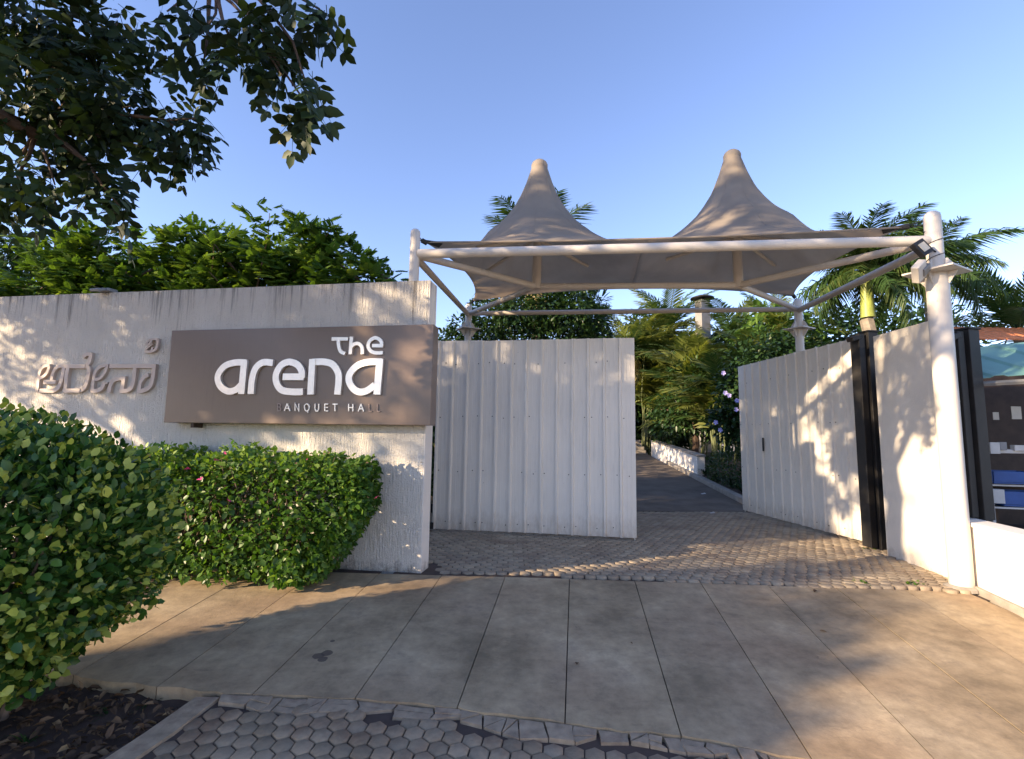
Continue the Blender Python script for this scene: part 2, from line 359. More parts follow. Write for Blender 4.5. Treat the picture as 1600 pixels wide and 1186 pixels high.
def scatter(parent, name, template, Rm, T, tint, mat, n_ind=0, rest_name=None, score=None, smooth=False):
    """place copies of a template mesh: the n_ind that show largest as objects of their own, the rest as one part"""
    tv, tf = template; tv = np.asarray(tv, float); n = len(T); Rm = np.asarray(Rm); T = np.asarray(T); tint = np.clip(np.asarray(tint), 0, 1)
    org = np.array(list(parent.get('_org', (0, 0, 0))), float)
    floops = np.concatenate([np.array(f) for f in tf]); fl = np.array([len(f) for f in tf]); fs = np.concatenate([[0], np.cumsum(fl)[:-1]])
    ind = np.array([], int)
    if n_ind > 0:
        x, y, d = project(T)
        inside = (x > -20) & (x < 1620) & (y > -20) & (y < 1206) & (d > 0.1)
        key = (d if score is None else score) + np.where(inside, 0, 1e6)
        order = np.argsort(key); order = order[inside[order]]; ind = order[:n_ind]
    meshes = []
    if len(ind):
        for k in range(6):
            meshes.append(raw_mesh(name, tv, floops, fs, np.full(len(tv), (k+0.5)/6), mat))
            if smooth: meshes[-1].shade_smooth()
    for i in ind:
        o = bpy.data.objects.new(name, meshes[min(5, int(tint[i]*6))]); COL.objects.link(o); o.parent = parent
        m = Matrix([[*Rm[i][r], T[i][r]-org[r]] for r in range(3)] + [[0, 0, 0, 1]]); o.matrix_local = m
    rest = np.setdiff1d(np.arange(n), ind)
    if len(rest):
        V = np.einsum('nij,vj->nvi', Rm[rest], tv) + (T[rest]-org)[:, None, :]
        nv = len(tv); L = (floops[None, :] + (np.arange(len(rest))*nv)[:, None]).ravel()
        S = (fs[None, :] + (np.arange(len(rest))*len(floops))[:, None]).ravel()
        me = raw_mesh(rest_name or name, V.reshape(-1, 3), L, S, np.repeat(tint[rest], nv), mat)
        if smooth: me.shade_smooth()
        o = bpy.data.objects.new(rest_name or name, me); COL.objects.link(o); o.parent = parent; o['kind'] = 'stuff'; o['_org'] = tuple(float(q) for q in org)
        return o

def frames(d, nrm, scale):
    d = d/np.maximum(np.linalg.norm(d, axis=1, keepdims=True), 1e-6)
    nrm = nrm - d*np.sum(nrm*d, axis=1, keepdims=True); nrm /= np.maximum(np.linalg.norm(nrm, axis=1, keepdims=True), 1e-6)
    x = np.cross(d, nrm); Rm = np.stack([x, d, nrm], axis=2)
    return Rm*np.asarray(scale).reshape(-1, 1, 1)

def leaf_t(w=0.28, fold=0.08, tip=0.25, curl=0.06):
    v = [(0, 0, 0), (-w*0.85, 0.28, fold), (-w*0.8, 0.66, fold-curl*0.5), (0, 1, -curl), (w*0.8, 0.66, fold-curl*0.5), (w*0.85, 0.28, fold), (0, 0.3, 0), (0, 0.66, -curl*0.4)]
    f = [(0, 6, 1), (1, 6, 7, 2), (2, 7, 3), (0, 5, 6), (5, 4, 7, 6), (4, 3, 7)]
    return v, f
def compound_t(pairs=4, ll=0.42, lw=0.3, droop=0.25, ang=55, terminal=True):
    lv, lf = leaf_t(lw, 0.05, curl=0.1); V = []; F = []
    def put(base, ang_, L):
        a = math.radians(ang_); o = len(V)
        for (x, y, z) in lv:
            x *= L; y *= L; z *= L
            V.append((base[0]+x*math.cos(a)+y*math.sin(a), base[1]-x*math.sin(a)+y*math.cos(a), base[2]+z-droop*y*abs(math.sin(a))))
        for f in lf: F.append(tuple(i+o for i in f))
    zf = lambda t: -droop*0.8*t*t
    for i in range(pairs):
        t = 0.25+0.7*i/max(pairs-1, 1); L = ll*(0.75+0.5*math.sin(math.pi*t))
        put((0, t, zf(t)), ang, L); put((0, t, zf(t)), -ang, L)
    if terminal: put((0, 0.97, zf(1)), 0, ll)
    o = len(V); V += [(-.012, 0, 0), (.012, 0, 0), (.008, 0.55, zf(.55)), (-.008, 0.55, zf(.55)), (.004, 1, zf(1)), (-.004, 1, zf(1))]
    F += [(o, o+1, o+2, o+3), (o+3, o+2, o+4, o+5)]
    return V, F
LEAF = leaf_t(); LEAF_W = leaf_t(0.36, 0.07)
COMP = compound_t(3, 0.38, 0.31, 0.35, 58); FEATHER = compound_t(6, 0.36, 0.24, 0.45, 60)

def rand_dirs(n):
    v = rng.normal(size=(n, 3)); return v/np.linalg.norm(v, axis=1, keepdims=True)

def hexagon(r): return [(r*math.cos(math.radians(30+60*k)), r*math.sin(math.radians(30+60*k))) for k in range(6)]
def hex_template(r, h=0.05, ch=0.006):
    a = hexagon(r); b = hexagon(r-ch)
    v = [(x, y, -h) for x, y in a] + [(x, y, -ch*0.8) for x, y in a] + [(x, y, 0) for x, y in b]
    f = [tuple(range(12, 18))]
    for k in range(6):
        j = (k+1) % 6; f += [(k, j, 6+j, 6+k), (6+k, 6+j, 12+j, 12+k)]
    return v, f

# ================================================================== THE SETTING
def sheet(name, poly, zf, mat, kind='structure'):
    o = MB().add([(x, y, zf(x, y) if callable(zf) else zf) for x, y in poly], [tuple(range(len(poly)))]).build(name, mat); o['kind'] = kind; return o

# one earth sheet to the horizon, with the ramp and the rise of the drive in it
xs = [-900, -60, -20, -8, -4, -2, 0, 2, 4, 5, 6, 7, 8, 12, 20, 60, 900]; ys = [-900, -60, -8, 1.2, 2.2, 4, 5.9, 9, 12, 24, 40, 90, 900]
def gz(x, y):
    z = ground_z(x, min(y, 24)) - 0.16
    if y > 24: z = ground_z(x, 24) - 0.16
    return z
gm = MB(); gm.add([(x, y, gz(x, y)) for y in ys for x in xs], [(j*len(xs)+i, j*len(xs)+i+1, (j+1)*len(xs)+i+1, (j+1)*len(xs)+i) for j in range(len(ys)-1) for i in range(len(xs)-1)])
g = gm.build('ground', M['ground']); g['kind'] = 'structure'
sheet('road', [(-60, -9), (60, -9), (60, 1.0), (-60, 1.0)], -0.42, M['road'])

# wall frame of reference
WU = np.array([-0.986, 0.167, 0.0]); WU /= np.linalg.norm(WU)            # along the wall to the left
WN = np.array([-WU[1], WU[0], 0.0])                                      # facing the camera
if WN[1] > 0: WN = -WN
W0 = at_z(657, 894); WALL_H = 3.5

# ---- paved apron of long concrete slabs
top_z = lambda x, y: ground_z(x, y)
pav = sheet('pavement', [(-3.6, 3.97), (-1, 3.69), (1.8, 3.16), (5.0, 2.35), (5.0, 5.93), (-0.9, 6.2), (-3.6, 5.9)], lambda x, y: min(0, -(5.9-y)*0.085)-0.05, M['joint'])
back_pts = [(425, 905), (545, 896), (620, 893), (690, 898), (800, 898), (892, 903), (990, 905), (1095, 912), (1200, 915), (1310, 917), (1420, 918)]
def gp(x, y): p = at_ramp(x, y); return np.array([p[0], p[1]])
joints = [((690, 898), (555, 1090)), ((800, 898), (715, 1106)), ((892, 903), (878, 1130)), ((990, 905), (1060, 1148)), ((1095, 912), (1265, 1186)), ((1200, 915), (1460, 1186))]
J = [(gp(*a), gp(*b)) for a, b in joints]
bstep = (J[5][0]-J[0][0])/5; fstep = (J[5][1]-J[0][1])/5
J = [(J[0][0]+bstep*k, J[0][1]+fstep*k) for k in range(-5, 10)]
def front_y(x):          # ragged kerb line of the slabs
    return float(np.interp(x, [-3.7, -2.75, -2.31, -1.04, -0.33, 0.35, 1.06, 1.75, 5.0], [3.95, 3.85, 3.71, 3.66, 3.567, 3.43, 3.33, 3.14, 2.3]))
for k in range(len(J)-1):
    (b0, f0), (b1, f1) = J[k], J[k+1]
    d0 = (f0-b0)/np.linalg.norm(f0-b0); d1 = (f1-b1)/np.linalg.norm(f1-b1)
    def clip(b, d):
        t = 0.0
        for _ in range(12):
            p = b+d*t; e = p[1]-front_y(p[0]); t += e/abs(d[1])
        return b+d*t
    g_ = 0.004
    sx = (b1-b0)/np.linalg.norm(b1-b0)
    q = [clip(b0, d0)+sx*g_, clip(b1, d1)-sx*g_, b1-sx*g_, b0+sx*g_]
    lim_l = -3.68
    if q[1][0] < lim_l+0.15: continue
    q = [np.array([max(p[0], lim_l), p[1]]) for p in q]
    # right hand slabs end at the low wall
    if q[0][0] > 4.6: continue
    poly = []
    for p in q:
        if p[0] > 4.95: p = np.array([4.95, p[1]])
        poly.append(p)
    # wavy worn front edge
    fr = []
    for i in range(9):
        t = i/8; p = poly[0]*(1-t)+poly[1]*t; fr.append((p[0], p[1]+(0.012*math.sin(7*p[0])+rnd.uniform(-.012, .012) if 0 < i < 8 else 0)))
    pp = fr + [tuple(poly[2]), tuple(poly[3])]
    lift = rnd.uniform(-0.003, 0.003)
    MB().prism(pp, lambda x, y: top_z(x, y)-0.13, lambda x, y: min(0, -(5.9-y)*0.085)+lift).build('slab', M['slab'], pav)

# ---- interlocking pavers inside the gate
pd = sheet('paved_driveway', [(-1.35, 6.02), (5.6, 5.42), (6.0, 12.0), (-1.35, 12.0)], lambda x, y: -0.014 if y > 5.9 else -0.045, M['joint'])
R_P = 0.078; W_P = R_P*math.sqrt(3)
T = []
for j in range(64):
    y = 5.45 + j*R_P*1.5
    if y > 11.2: break
    for i in range(60):
        x = -1.3 + (i+0.5*(j % 2))*W_P
        xr = 5.02 if y < 6.0 else 5.30 if y < 7.4 else 5.95
        edge = 6.0 - 0.085*x + 0.075 + 0.012*math.sin(3*x)
        if x < xr and y > edge and not (y < 6.55 and x < -0.85): T.append((x, y, 0.0))
T = np.array(T); T[:, 0] += rng.normal(0, .003, len(T)); T[:, 2] += 0.012*np.sin(T[:, 0]*1.7)*np.sin(T[:, 1]*1.3)*0.6 + rng.normal(0, 0.0022, len(T))+0.004
yaw = rng.normal(0, 0.02, len(T)); tx = rng.normal(0, 0.012, len(T)); ty = rng.normal(0, 0.012, len(T))
Rm = np.array([np.array(Matrix.Rotation(a, 3, 'Z') @ Matrix.Rotation(b, 3, 'X') @ Matrix.Rotation(c, 3, 'Y')) for a, b, c in zip(yaw, tx, ty)])
scatter(pd, 'paver', hex_template(R_P-0.0075, 0.05, 0.009), Rm, T, rng.beta(2, 2, len(T)), M['paver'], 300, 'far_pavers')

# ---- asphalt drive climbing behind the gate, with kerb, low white wall and steps
rise = lambda x, y: ground_z(x, y)
dv = MB(); n = 14
pl = [(-1.6, 11.2+i*(24.2-11.2)/n) for i in range(n+1)]; pr = [(5.55+0.075*(y-12), y) for _, y in pl]
dv.add([(x, y, rise(x, y)+0.006) for x, y in pl]+[(x, y, rise(x, y)+0.006) for x, y in pr], [(i, n+1+i, n+2+i, i+1) for i in range(n)])
o = dv.build('driveway', M['asphalt']); o['kind'] = 'structure'
kb = thing('kerb', 'pale concrete kerb along the right side of the shaded drive', 'kerb', (5.7, 12, 0))
for i in range(9):
    y0 = 11.9+i*0.95; y1 = y0+0.94
    xk = lambda y: 5.56+0.075*(y-12)
    MB().prism([(xk(y0), y0), (xk(y0)+0.2, y0), (xk(y1)+0.2, y1), (xk(y1), y1)], lambda x, y: rise(x, y)-0.1, lambda x, y: rise(x, y)+0.13).build('kerb_stone', M['concrete'], kb, bevel=0.02)
rw = thing('retaining_wall', 'low white wall beside the top of the shaded drive', 'wall', (6.2, 17, 0.3))
xa, ya, xb, yb = 6.05, 16.6, 6.6, 24.0
MB().prism([(xa, ya), (xa+0.25, ya), (xb+0.25, yb), (xb, yb)], lambda x, y: rise(x, y)-0.2, lambda x, y: 1.02+(y-17)*0.055).build('wall_body', M['white'], rw, bevel=0.01)
MB().prism([(xa-0.03, ya-0.03), (xa+0.28, ya-0.03), (xb+0.28, yb), (xb-0.03, yb)], lambda x, y: 1.022+(y-17)*0.055, lambda x, y: 1.08+(y-17)*0.055).build('coping', M['concrete'], rw, bevel=0.01)
st = thing('steps', 'worn steps at the far end of the drive', 'steps', (5.0, 24.3, 0.78))
for i in range(5):
    MB().box((4.0, 24.4+i*0.32, 0.75+i*0.155), (5.0, 0.33, 0.16)).build('step', M['concrete'], st, bevel=0.012)
# planting bed to the right of the drive
o = MB().prism([(5.78, 12.2), (14, 11.5), (16, 26), (6.9, 24)], lambda x, y: rise(x, y)-0.1, lambda x, y: rise(x, y)+0.10).build('planting_bed', M['soil']); o['kind'] = 'structure'

# ---- hex paver apron in front, its edging strip and the broken cement between
ha = sheet('hex_apron', [(-2.0, 3.72), (-1, 3.67), (1.8, 3.15), (5.0, 2.32), (5.0, 0.9), (-3.0, 0.9), (-2.6, 2.6)], lambda x, y: -(5.9-y)*0.085-0.030, M['joint'])
R_H = 0.0705; W_H = R_H*math.sqrt(3); T = []
def apron_left(y): 
    a = at_ramp(330, 1085); b = at_ramp(185, 1186); t = (a[1]-y)/(a[1]-b[1]); return a[0]+(b[0]-a[0])*t
for j in range(40):
    for i in range(-40, 60):
        x = (i+0.5*(j % 2))*W_H; y = 4.1 - j*R_H*1.5
        a = -0.13; X = x*math.cos(a)-(y-3)*math.sin(a); Y = 3+x*math.sin(a)+(y-3)*math.cos(a)
        jag = 0.03*math.sin(9*X)+0.03*math.sin(4.3*X+1)
        if Y < front_y(X)-0.15+jag*0.5 and X > apron_left(Y)+0.10 and X < 4.4 and Y > 1.5: T.append((X, Y, -(5.9-Y)*0.085-0.012))
T = np.array(T); T[:, 2] += rng.normal(0, 0.0025, len(T)) + 0.008*np.sin(T[:, 0]*2.3+T[:, 1]*3)
yaw = -0.13+rng.normal(0, 0.035, len(T)); tx = math.atan(0.085)+rng.normal(0, 0.02, len(T)); ty = rng.normal(0, 0.02, len(T))
Rm = np.array([np.array(Matrix.Rotation(b, 3, 'X') @ Matrix.Rotation(c, 3, 'Y') @ Matrix.Rotation(a, 3, 'Z')) for a, b, c in zip(yaw, tx, ty)])*rng.uniform(0.97, 1.0, (len(T), 1, 1))
scatter(ha, 'hex_paver', hex_template(R_H-0.004, 0.04, 0.007), Rm, T, rng.beta(2, 2, len(T)), M['hex'], 300, 'outer_hex_pavers')
# broken cement chips along the joint
cols = [-1.95]
while cols[-1] < 3.4: cols.append(cols[-1] + rnd.uniform(0.07, 0.30 if cols[-1] < -0.5 else 0.19))
lines = []
for x in cols:
    yt = front_y(x)-0.008+rnd.uniform(-.008, .004); hb = 0.135+0.03*math.sin(4.3*x+1)+rnd.uniform(-.025, .03)
    lines.append([(x+rnd.uniform(-.02, .02), yt), (x+rnd.uniform(-.04, .04), yt-hb*rnd.uniform(.35, .65)), (x+rnd.uniform(-.02, .02), yt-hb)])
def chip(poly):
    cx_ = sum(p[0] for p in poly)/len(poly); cy_ = sum(p[1] for p in poly)/len(poly); pts = []
    for k, p in enumerate(poly):
        q = poly[(k+1) % len(poly)]
        for t in (0, .5):
            px_, py_ = p[0]*(1-t)+q[0]*t, p[1]*(1-t)+q[1]*t
            j_ = rnd.uniform(-.007, .007); dx_, dy_ = cx_-px_, cy_-py_; dd_ = math.hypot(dx_, dy_)
            k_ = (0.0035+max(0, j_))/dd_; pts.append((px_+dx_*k_, py_+dy_*k_))
    lift = rnd.uniform(-0.014, 0.0)
    inner = [(cx_+(a-cx_)*.985, cy_+(b-cy_)*.98) for a, b in pts]
    MB().prism(pts, lambda X, Y: -(5.9-Y)*0.085-0.05, lambda X, Y, l=lift: -(5.9-Y)*0.085+l, inner).build('concrete_chip', M['chip'], ha)
for a, b in zip(lines[:-1], lines[1:]):
    u_ = rnd.random()
    if u_ < .35: chip([a[0], a[2], b[2], b[0]])
    elif u_ < .55: chip([a[0], a[2], b[0]]); chip([a[2], b[2], b[0]])
    elif u_ < .92: chip([a[0], a[1], b[1], b[0]]); chip([a[1], a[2], b[2], b[1]])
    else: chip([a[0], a[1], b[1], b[0]]); chip([a[1], a[2], b[1]])
# edging strip on the left of the hexes
al = [(apron_left(y), y) for y in (3.66, 3.3, 2.9, 2.4, 1.8)]
poly = [(x+0.07+rnd.uniform(-.01, .02), y) for x, y in al]+[(x-0.09+rnd.uniform(-.01, .01), y) for x, y in reversed(al)]
e = MB().prism(poly, lambda x, y: -(5.9-y)*0.085-0.2, lambda x, y: -(5.9-y)*0.085-0.008).build('edging_strip', M['chip']); e['kind'] = 'structure'
# soil bed lower left
sb = MB(); nx, ny = 46, 34; vs = []
for j in range(ny):
    for i in range(nx):
        x = -5.6+i*3.5/(nx-1); y = 1.4+j*2.55/(ny-1)
        vs.append((x, y, -(5.9-max(y, 2.0))*0.085-0.085+0.03*math.sin(3.1*x+y)*math.sin(2.7*y-x)+rnd.uniform(-.012, .012)))
sb.add(vs, [(j*nx+i, j*nx+i+1, (j+1)*nx+i+1, (j+1)*nx+i) for j in range(ny-1) for i in range(nx-1)])
soil = sb.build('soil_bed', M['soil'], smooth=True); soil['kind'] = 'structure'
so = sheet('hedge_bed', [(-7.5, 3.2), (-3.7, 3.7), (-3.7, 5.0), (-2.4, 5.5), (-1.5, 5.95), (-1.5, 6.4), (-7.5, 7.4)], lambda x, y: min(0, -(5.9-y)*0.085)-0.02, M['soil'])

# ================================================================== LEFT WALL AND SIGN
W0 = np.array([W0[0], W0[1], 0])
def wp(a, dpt, z): return W0 + WU*a - WN*dpt + np.array([0, 0, z])      # a along to the left, dpt into the wall
left_wall = thing('boundary_wall', 'tall rough white plaster wall with dark streaks carrying the brown sign', 'wall', tuple(W0))
WT = 0.27; WL = 12.0
wm = MB(); wm.add([wp(0.012, 0, -0.3), wp(WL, 0, -0.3), wp(WL, 0, WALL_H), wp(0.012, 0, WALL_H), wp(0.012, WT, -0.3), wp(WL, WT, -0.3), wp(WL, WT, WALL_H), wp(0.012, WT, WALL_H)],
       [(0, 3, 2, 1), (4, 5, 6, 7), (1, 2, 6, 5), (3, 7, 6, 2), (0, 4, 7, 3)])
wm.build('wall_face', M['wall'], left_wall)
wm = MB(); wm.add([wp(-0.004, 0.003, -0.3), wp(0.0118, 0.003, -0.3), wp(0.0118, 0.003, WALL_H+.002), wp(-0.004, 0.003, WALL_H+.002), wp(-0.004, WT-.003, -0.3), wp(0.0118, WT-.003, -0.3), wp(0.0118, WT-.003, WALL_H+.002), wp(-0.004, WT-.003, WALL_H+.002)],
       [(0, 1, 2, 3), (5, 4, 7, 6), (4, 0, 3, 7), (1, 5, 6, 2), (3, 2, 6, 7), (0, 4, 5, 1)])
wm.build('wall_end', M['wall_end'], left_wall)

PROUD = 0.20
SP0 = wp(0, -PROUD, 0)
def sign_at(x, y): return on_plane(x, y, SP0, WN)
def wall_at(x, y): return on_plane(x, y, W0, WN)
c = [sign_at(*p) for p in ((257, 659), (672, 666), (678, 507), (267, 516))]
zt = (c[2][2]+c[3][2])/2; zb = (c[0][2]+c[1][2])/2
aL = np.dot(c[0]-W0, WU)*0.5+np.dot(c[3]-W0, WU)*0.5; aR = np.dot(c[1]-W0, WU)*0.5+np.dot(c[2]-W0, WU)*0.5
sign = thing('sign_board', 'brown box sign reading The arena BANQUET HALL in steel letters', 'sign', tuple(wp((aL+aR)/2, -0.01, zb)))
def wbox(a0, a1, d0, d1, z0, z1):
    m = MB(); m.add([wp(a0, d0, z0), wp(a1, d0, z0), wp(a1, d1, z0), wp(a0, d1, z0), wp(a0, d0, z1), wp(a1, d0, z1), wp(a1, d1, z1), wp(a0, d1, z1)],
                    [(0, 1, 2, 3), (7, 6, 5, 4), (4, 5, 1, 0), (5, 6, 2, 1), (6, 7, 3, 2), (7, 4, 0, 3)]); return m
wbox(aL, aR, -PROUD, -0.003, zb, zt).build('box_panel', M['sign'], sign, bevel=0.006)
wbox(aL-0.4, aL-0.36, -0.16, -0.003, zb-0.06, zb-0.002).build('bracket', M['wood'], sign)

def catmull(pts, k=6):
    P = [np.array(p, float) for p in pts]; out = []
    for i in range(len(P)-1):
        p0 = P[max(i-1, 0)]; p1 = P[i]; p2 = P[i+1]; p3 = P[min(i+2, len(P)-1)]
        for s in range(k):
            t = s/k; out.append(0.5*((2*p1)+(-p0+p2)*t+(2*p0-5*p1+4*p2-p3)*t*t+(-p0+3*p1-3*p2+p3)*t**3))
    out.append(P[-1]); return out
LAYER = [0]
def ribbon(mb, pts3, width, n, depth, plane_off=0.0):
    """flat stroke of a raised letter standing on the plane with outward normal n"""
    LAYER[0] = (LAYER[0]+1) % 7; d = depth + LAYER[0]*0.0013
    P = [np.array(p) for p in pts3]; L = []; Rr = []
    for i in range(len(P)):
        if i == 0: t = P[1]-P[0]; s = 1.0
        elif i == len(P)-1: t = P[-1]-P[-2]; s = 1.0
        else:
            a = (P[i]-P[i-1]); b = (P[i+1]-P[i]); a = a/np.linalg.norm(a); b = b/np.linalg.norm(b); t = a+b
            s = 1/max(0.45, np.linalg.norm(t)/2)
        t = t/np.linalg.norm(t); side = np.cross(n, t); side /= np.linalg.norm(side)
        L.append(P[i]+side*width/2*s); Rr.append(P[i]-side*width/2*s)
    m = len(P); o0 = n*plane_off
    vs = [p+o0 for p in L]+[p+o0 for p in Rr]+[p+o0+n*d for p in L]+[p+o0+n*d for p in Rr]
    fs = []
    for i in range(m-1):
        fs += [(2*m+i, 2*m+i+1, 3*m+i+1, 3*m+i), (i, i+1, 2*m+i+1, 2*m+i), (m+i+1, m+i, 3*m+i, 3*m+i+1), (i+1, i, m+i, m+i+1)]
    fs += [(0, 2*m, 3*m, m), (m-1, 2*m-1, 4*m-1, 3*m-1)]
    mb.add(vs, fs)
def letter(parent, strokes, zoom, plane, n, width, depth, mat, label=None):
    sc, ox, oy = zoom; mb = MB()
    for s in strokes:
        smooth, pts, *w = s
        P = [(x/sc+ox, y/sc+oy) for x, y in pts]
        if smooth: P = catmull(P)
        ribbon(mb, [plane(x, y) for x, y in P], (w[0] if w else 1)*width, n, depth, -0.002)
    return mb.build('letter', mat, parent, label=label)
Z6 = (1600/450, 250, 490); Z5 = (1600/240, 40, 510)
ring_a = lambda dx: [(1, [(490+dx, 275), (430+dx, 274), (372+dx, 292), (336+dx, 335), (332+dx, 375), (352+dx, 412), (390+dx, 433), (430+dx, 425), (462+dx, 395)], 1.0)]
ARENA = [
    ring_a(0)+[(0, [(478, 262), (461, 448)], 1.05)],
    [(1, [(514, 448), (521, 370), (540, 308), (580, 274), (636, 276)])],
    [(0, [(692, 353), (808, 353)]), (1, [(796, 360), (796, 322), (772, 286), (728, 271), (685, 288), (656, 335), (657, 385), (685, 425), (740, 436), (803, 436)])],
    [(0, [(845, 451), (856, 255)]), (1, [(850, 272), (915, 270), (965, 284), (996, 330), (999, 380), (992, 451)])],
    [(1, [(1240, 270), (1165, 271), (1105, 290), (1065, 330), (1056, 370), (1075, 412), (1112, 436), (1155, 430), (1200, 398)]), (0, [(1228, 254), (1211, 451)], 1.05)]]
for s in ARENA: letter(sign, s, Z6, sign_at, WN, 0.082, 0.035, M['steel'])
THE = [
    [(0, [(960, 143), (1050, 143)]), (1, [(997, 143), (999, 180), (1010, 212), (1034, 224)])],
    [(0, [(1070, 131), (1063, 228)]), (1, [(1066, 190), (1085, 172), (1110, 170), (1128, 190), (1130, 228)])],
    [(0, [(1183, 180), (1242, 180)]), (1, [(1236, 184), (1232, 155), (1203, 137), (1172, 152), (1161, 182), (1176, 210), (1205, 220), (1242, 219)])]]
for s in THE: letter(sign, s, Z6, sign_at, WN, 0.042, 0.028, M['steel'])
GL = {'B': [(0, [(.1, 0), (.1, 1)]), (1, [(.1, .02), (.7, .08), (.75, .35), (.3, .48)]), (1, [(.2, .48), (.85, .6), (.8, .92), (.1, .98)])],
      'A': [(0, [(0, 1), (.5, 0)]), (0, [(.5, 0), (1, 1)]), (0, [(.2, .66), (.8, .66)])],
      'N': [(0, [(.08, 1), (.08, 0), (.92, 1), (.92, 0)])],
      'Q': [(1, [(.5, 0), (.1, .2), (.02, .5), (.15, .85), (.5, 1), (.85, .85), (.98, .5), (.88, .2), (.5, 0)]), (0, [(.55, .9), (.8, 1.2)])],
      'U': [(1, [(.06, 0), (.06, .6), (.25, .95), (.5, 1), (.75, .95), (.94, .6), (.94, 0)])],
      'E': [(0, [(.1, 0), (.1, 1)]), (0, [(.1, .04), (1, .04)]), (0, [(.1, .5), (.9, .5)]), (0, [(.1, .96), (1, .96)])],
      'T': [(0, [(0, .04), (1, .04)]), (0, [(.5, 0), (.5, 1)])],
      'H': [(0, [(.06, 0), (.06, 1)]), (0, [(.94, 0), (.94, 1)]), (0, [(.06, .5), (.94, .5)])],
      'L': [(0, [(.1, 0), (.1, .97), (1, .97)])]}
for ch, x0, x1 in (('B', 655, 678), ('A', 696, 727), ('N', 752, 777), ('Q', 806, 833), ('U', 864, 887), ('E', 918, 938), ('T', 962, 989), ('H', 1050, 1077), ('A', 1104, 1134), ('L', 1162, 1179), ('L', 1208, 1226)):
    worn = x0 in (655, 1162, 1208); yy = 500+(x0-655)*0.006
    ss = [(sm, [(x0+u*(x1-x0), yy+v*41) for u, v in pts]) for sm, pts in GL[ch]]
    letter(sign, ss, Z6, sign_at, WN, 0.0125 if not worn else 0.0105, 0.016 if not worn else 0.012, M['steel'] if not worn else M['letter_dull'], label='dull small letter that has lost its face' if worn else None)

kan = thing('raised_lettering', 'beige raised Kannada lettering on the white wall left of the sign', 'lettering', tuple(wall_at(150, 612)))
KAN = [
    [(1, [(284, 412), (235, 416), (195, 452), (176, 505), (180, 540), (220, 525), (262, 480), (280, 420)], .75), (1, [(176, 520), (166, 580), (160, 640), (150, 680)], .8), (0, [(145, 672), (330, 672)]),
     (1, [(320, 672), (370, 640), (400, 570), (420, 480), (428, 402)]), (1, [(428, 416), (370, 425), (330, 460), (308, 520), (300, 580)], .8), (0, [(220, 583), (345, 583)])],
    [(0, [(448, 420), (650, 420)]), (1, [(480, 420), (460, 500), (452, 600), (440, 680)]), (0, [(430, 672), (600, 672)]), (1, [(590, 672), (640, 640), (668, 560), (684, 480), (686, 445), (664, 412), (690, 375), (702, 330), (708, 280)]), (1, [(712, 294), (665, 294), (625, 325)], .9)],
    [(1, [(888, 412), (820, 418), (768, 458), (742, 520), (748, 552), (800, 545), (850, 490), (878, 420)], .75), (1, [(742, 530), (732, 600), (722, 680)], .8), (1, [(712, 672), (780, 672), (825, 645), (850, 590)], .95), (0, [(840, 592), (885, 592)], .5)],
    [(0, [(908, 418), (1388, 418)]), (1, [(895, 692), (908, 620), (940, 565), (1000, 545), (1065, 542)]), (1, [(1050, 530), (1040, 600), (1028, 672)]), (0, [(1005, 674), (1090, 674)]), (1, [(1080, 674), (1130, 640), (1152, 560), (1168, 430)])],
    [(1, [(1368, 400), (1358, 500), (1338, 600), (1300, 650), (1240, 674), (1192, 676)]), (1, [(1212, 680), (1222, 600), (1262, 535), (1310, 510)], .9)],
    [(1, [(1408, 140), (1340, 142), (1302, 165), (1290, 195), (1318, 190), (1345, 150)], .5), (1, [(1345, 185), (1310, 215), (1282, 240), (1272, 270)], .5), (0, [(1264, 268), (1340, 268)], .55), (1, [(1335, 266), (1375, 250), (1394, 210), (1402, 132)], .6), (0, [(1338, 262), (1348, 222)], .5)]]
for s in KAN: letter(kan, s, Z5, wall_at, WN, 0.056, 0.042, M['letter_beige'])
# small lamp on top of the wall
lp = wall_at(165, 457); wl_t = thing('wall_lamp', 'small grey lamp on top of the left wall', 'lamp', (lp[0], lp[1], WALL_H))
rzw = math.atan2(-WU[1], -WU[0])
MB().box((lp[0], lp[1]+0.03, WALL_H+0.035), (0.20, 0.14, 0.05), rzw).build('lamp_body', M['grey'], wl_t, bevel=0.01)
MB().box((lp[0]-0.03, lp[1]-0.10, WALL_H+0.015), (0.15, 0.11, 0.04), rzw, Matrix.Rotation(0.35, 3, 'X')).build('lamp_head', M['grey'], wl_t, bevel=0.01)

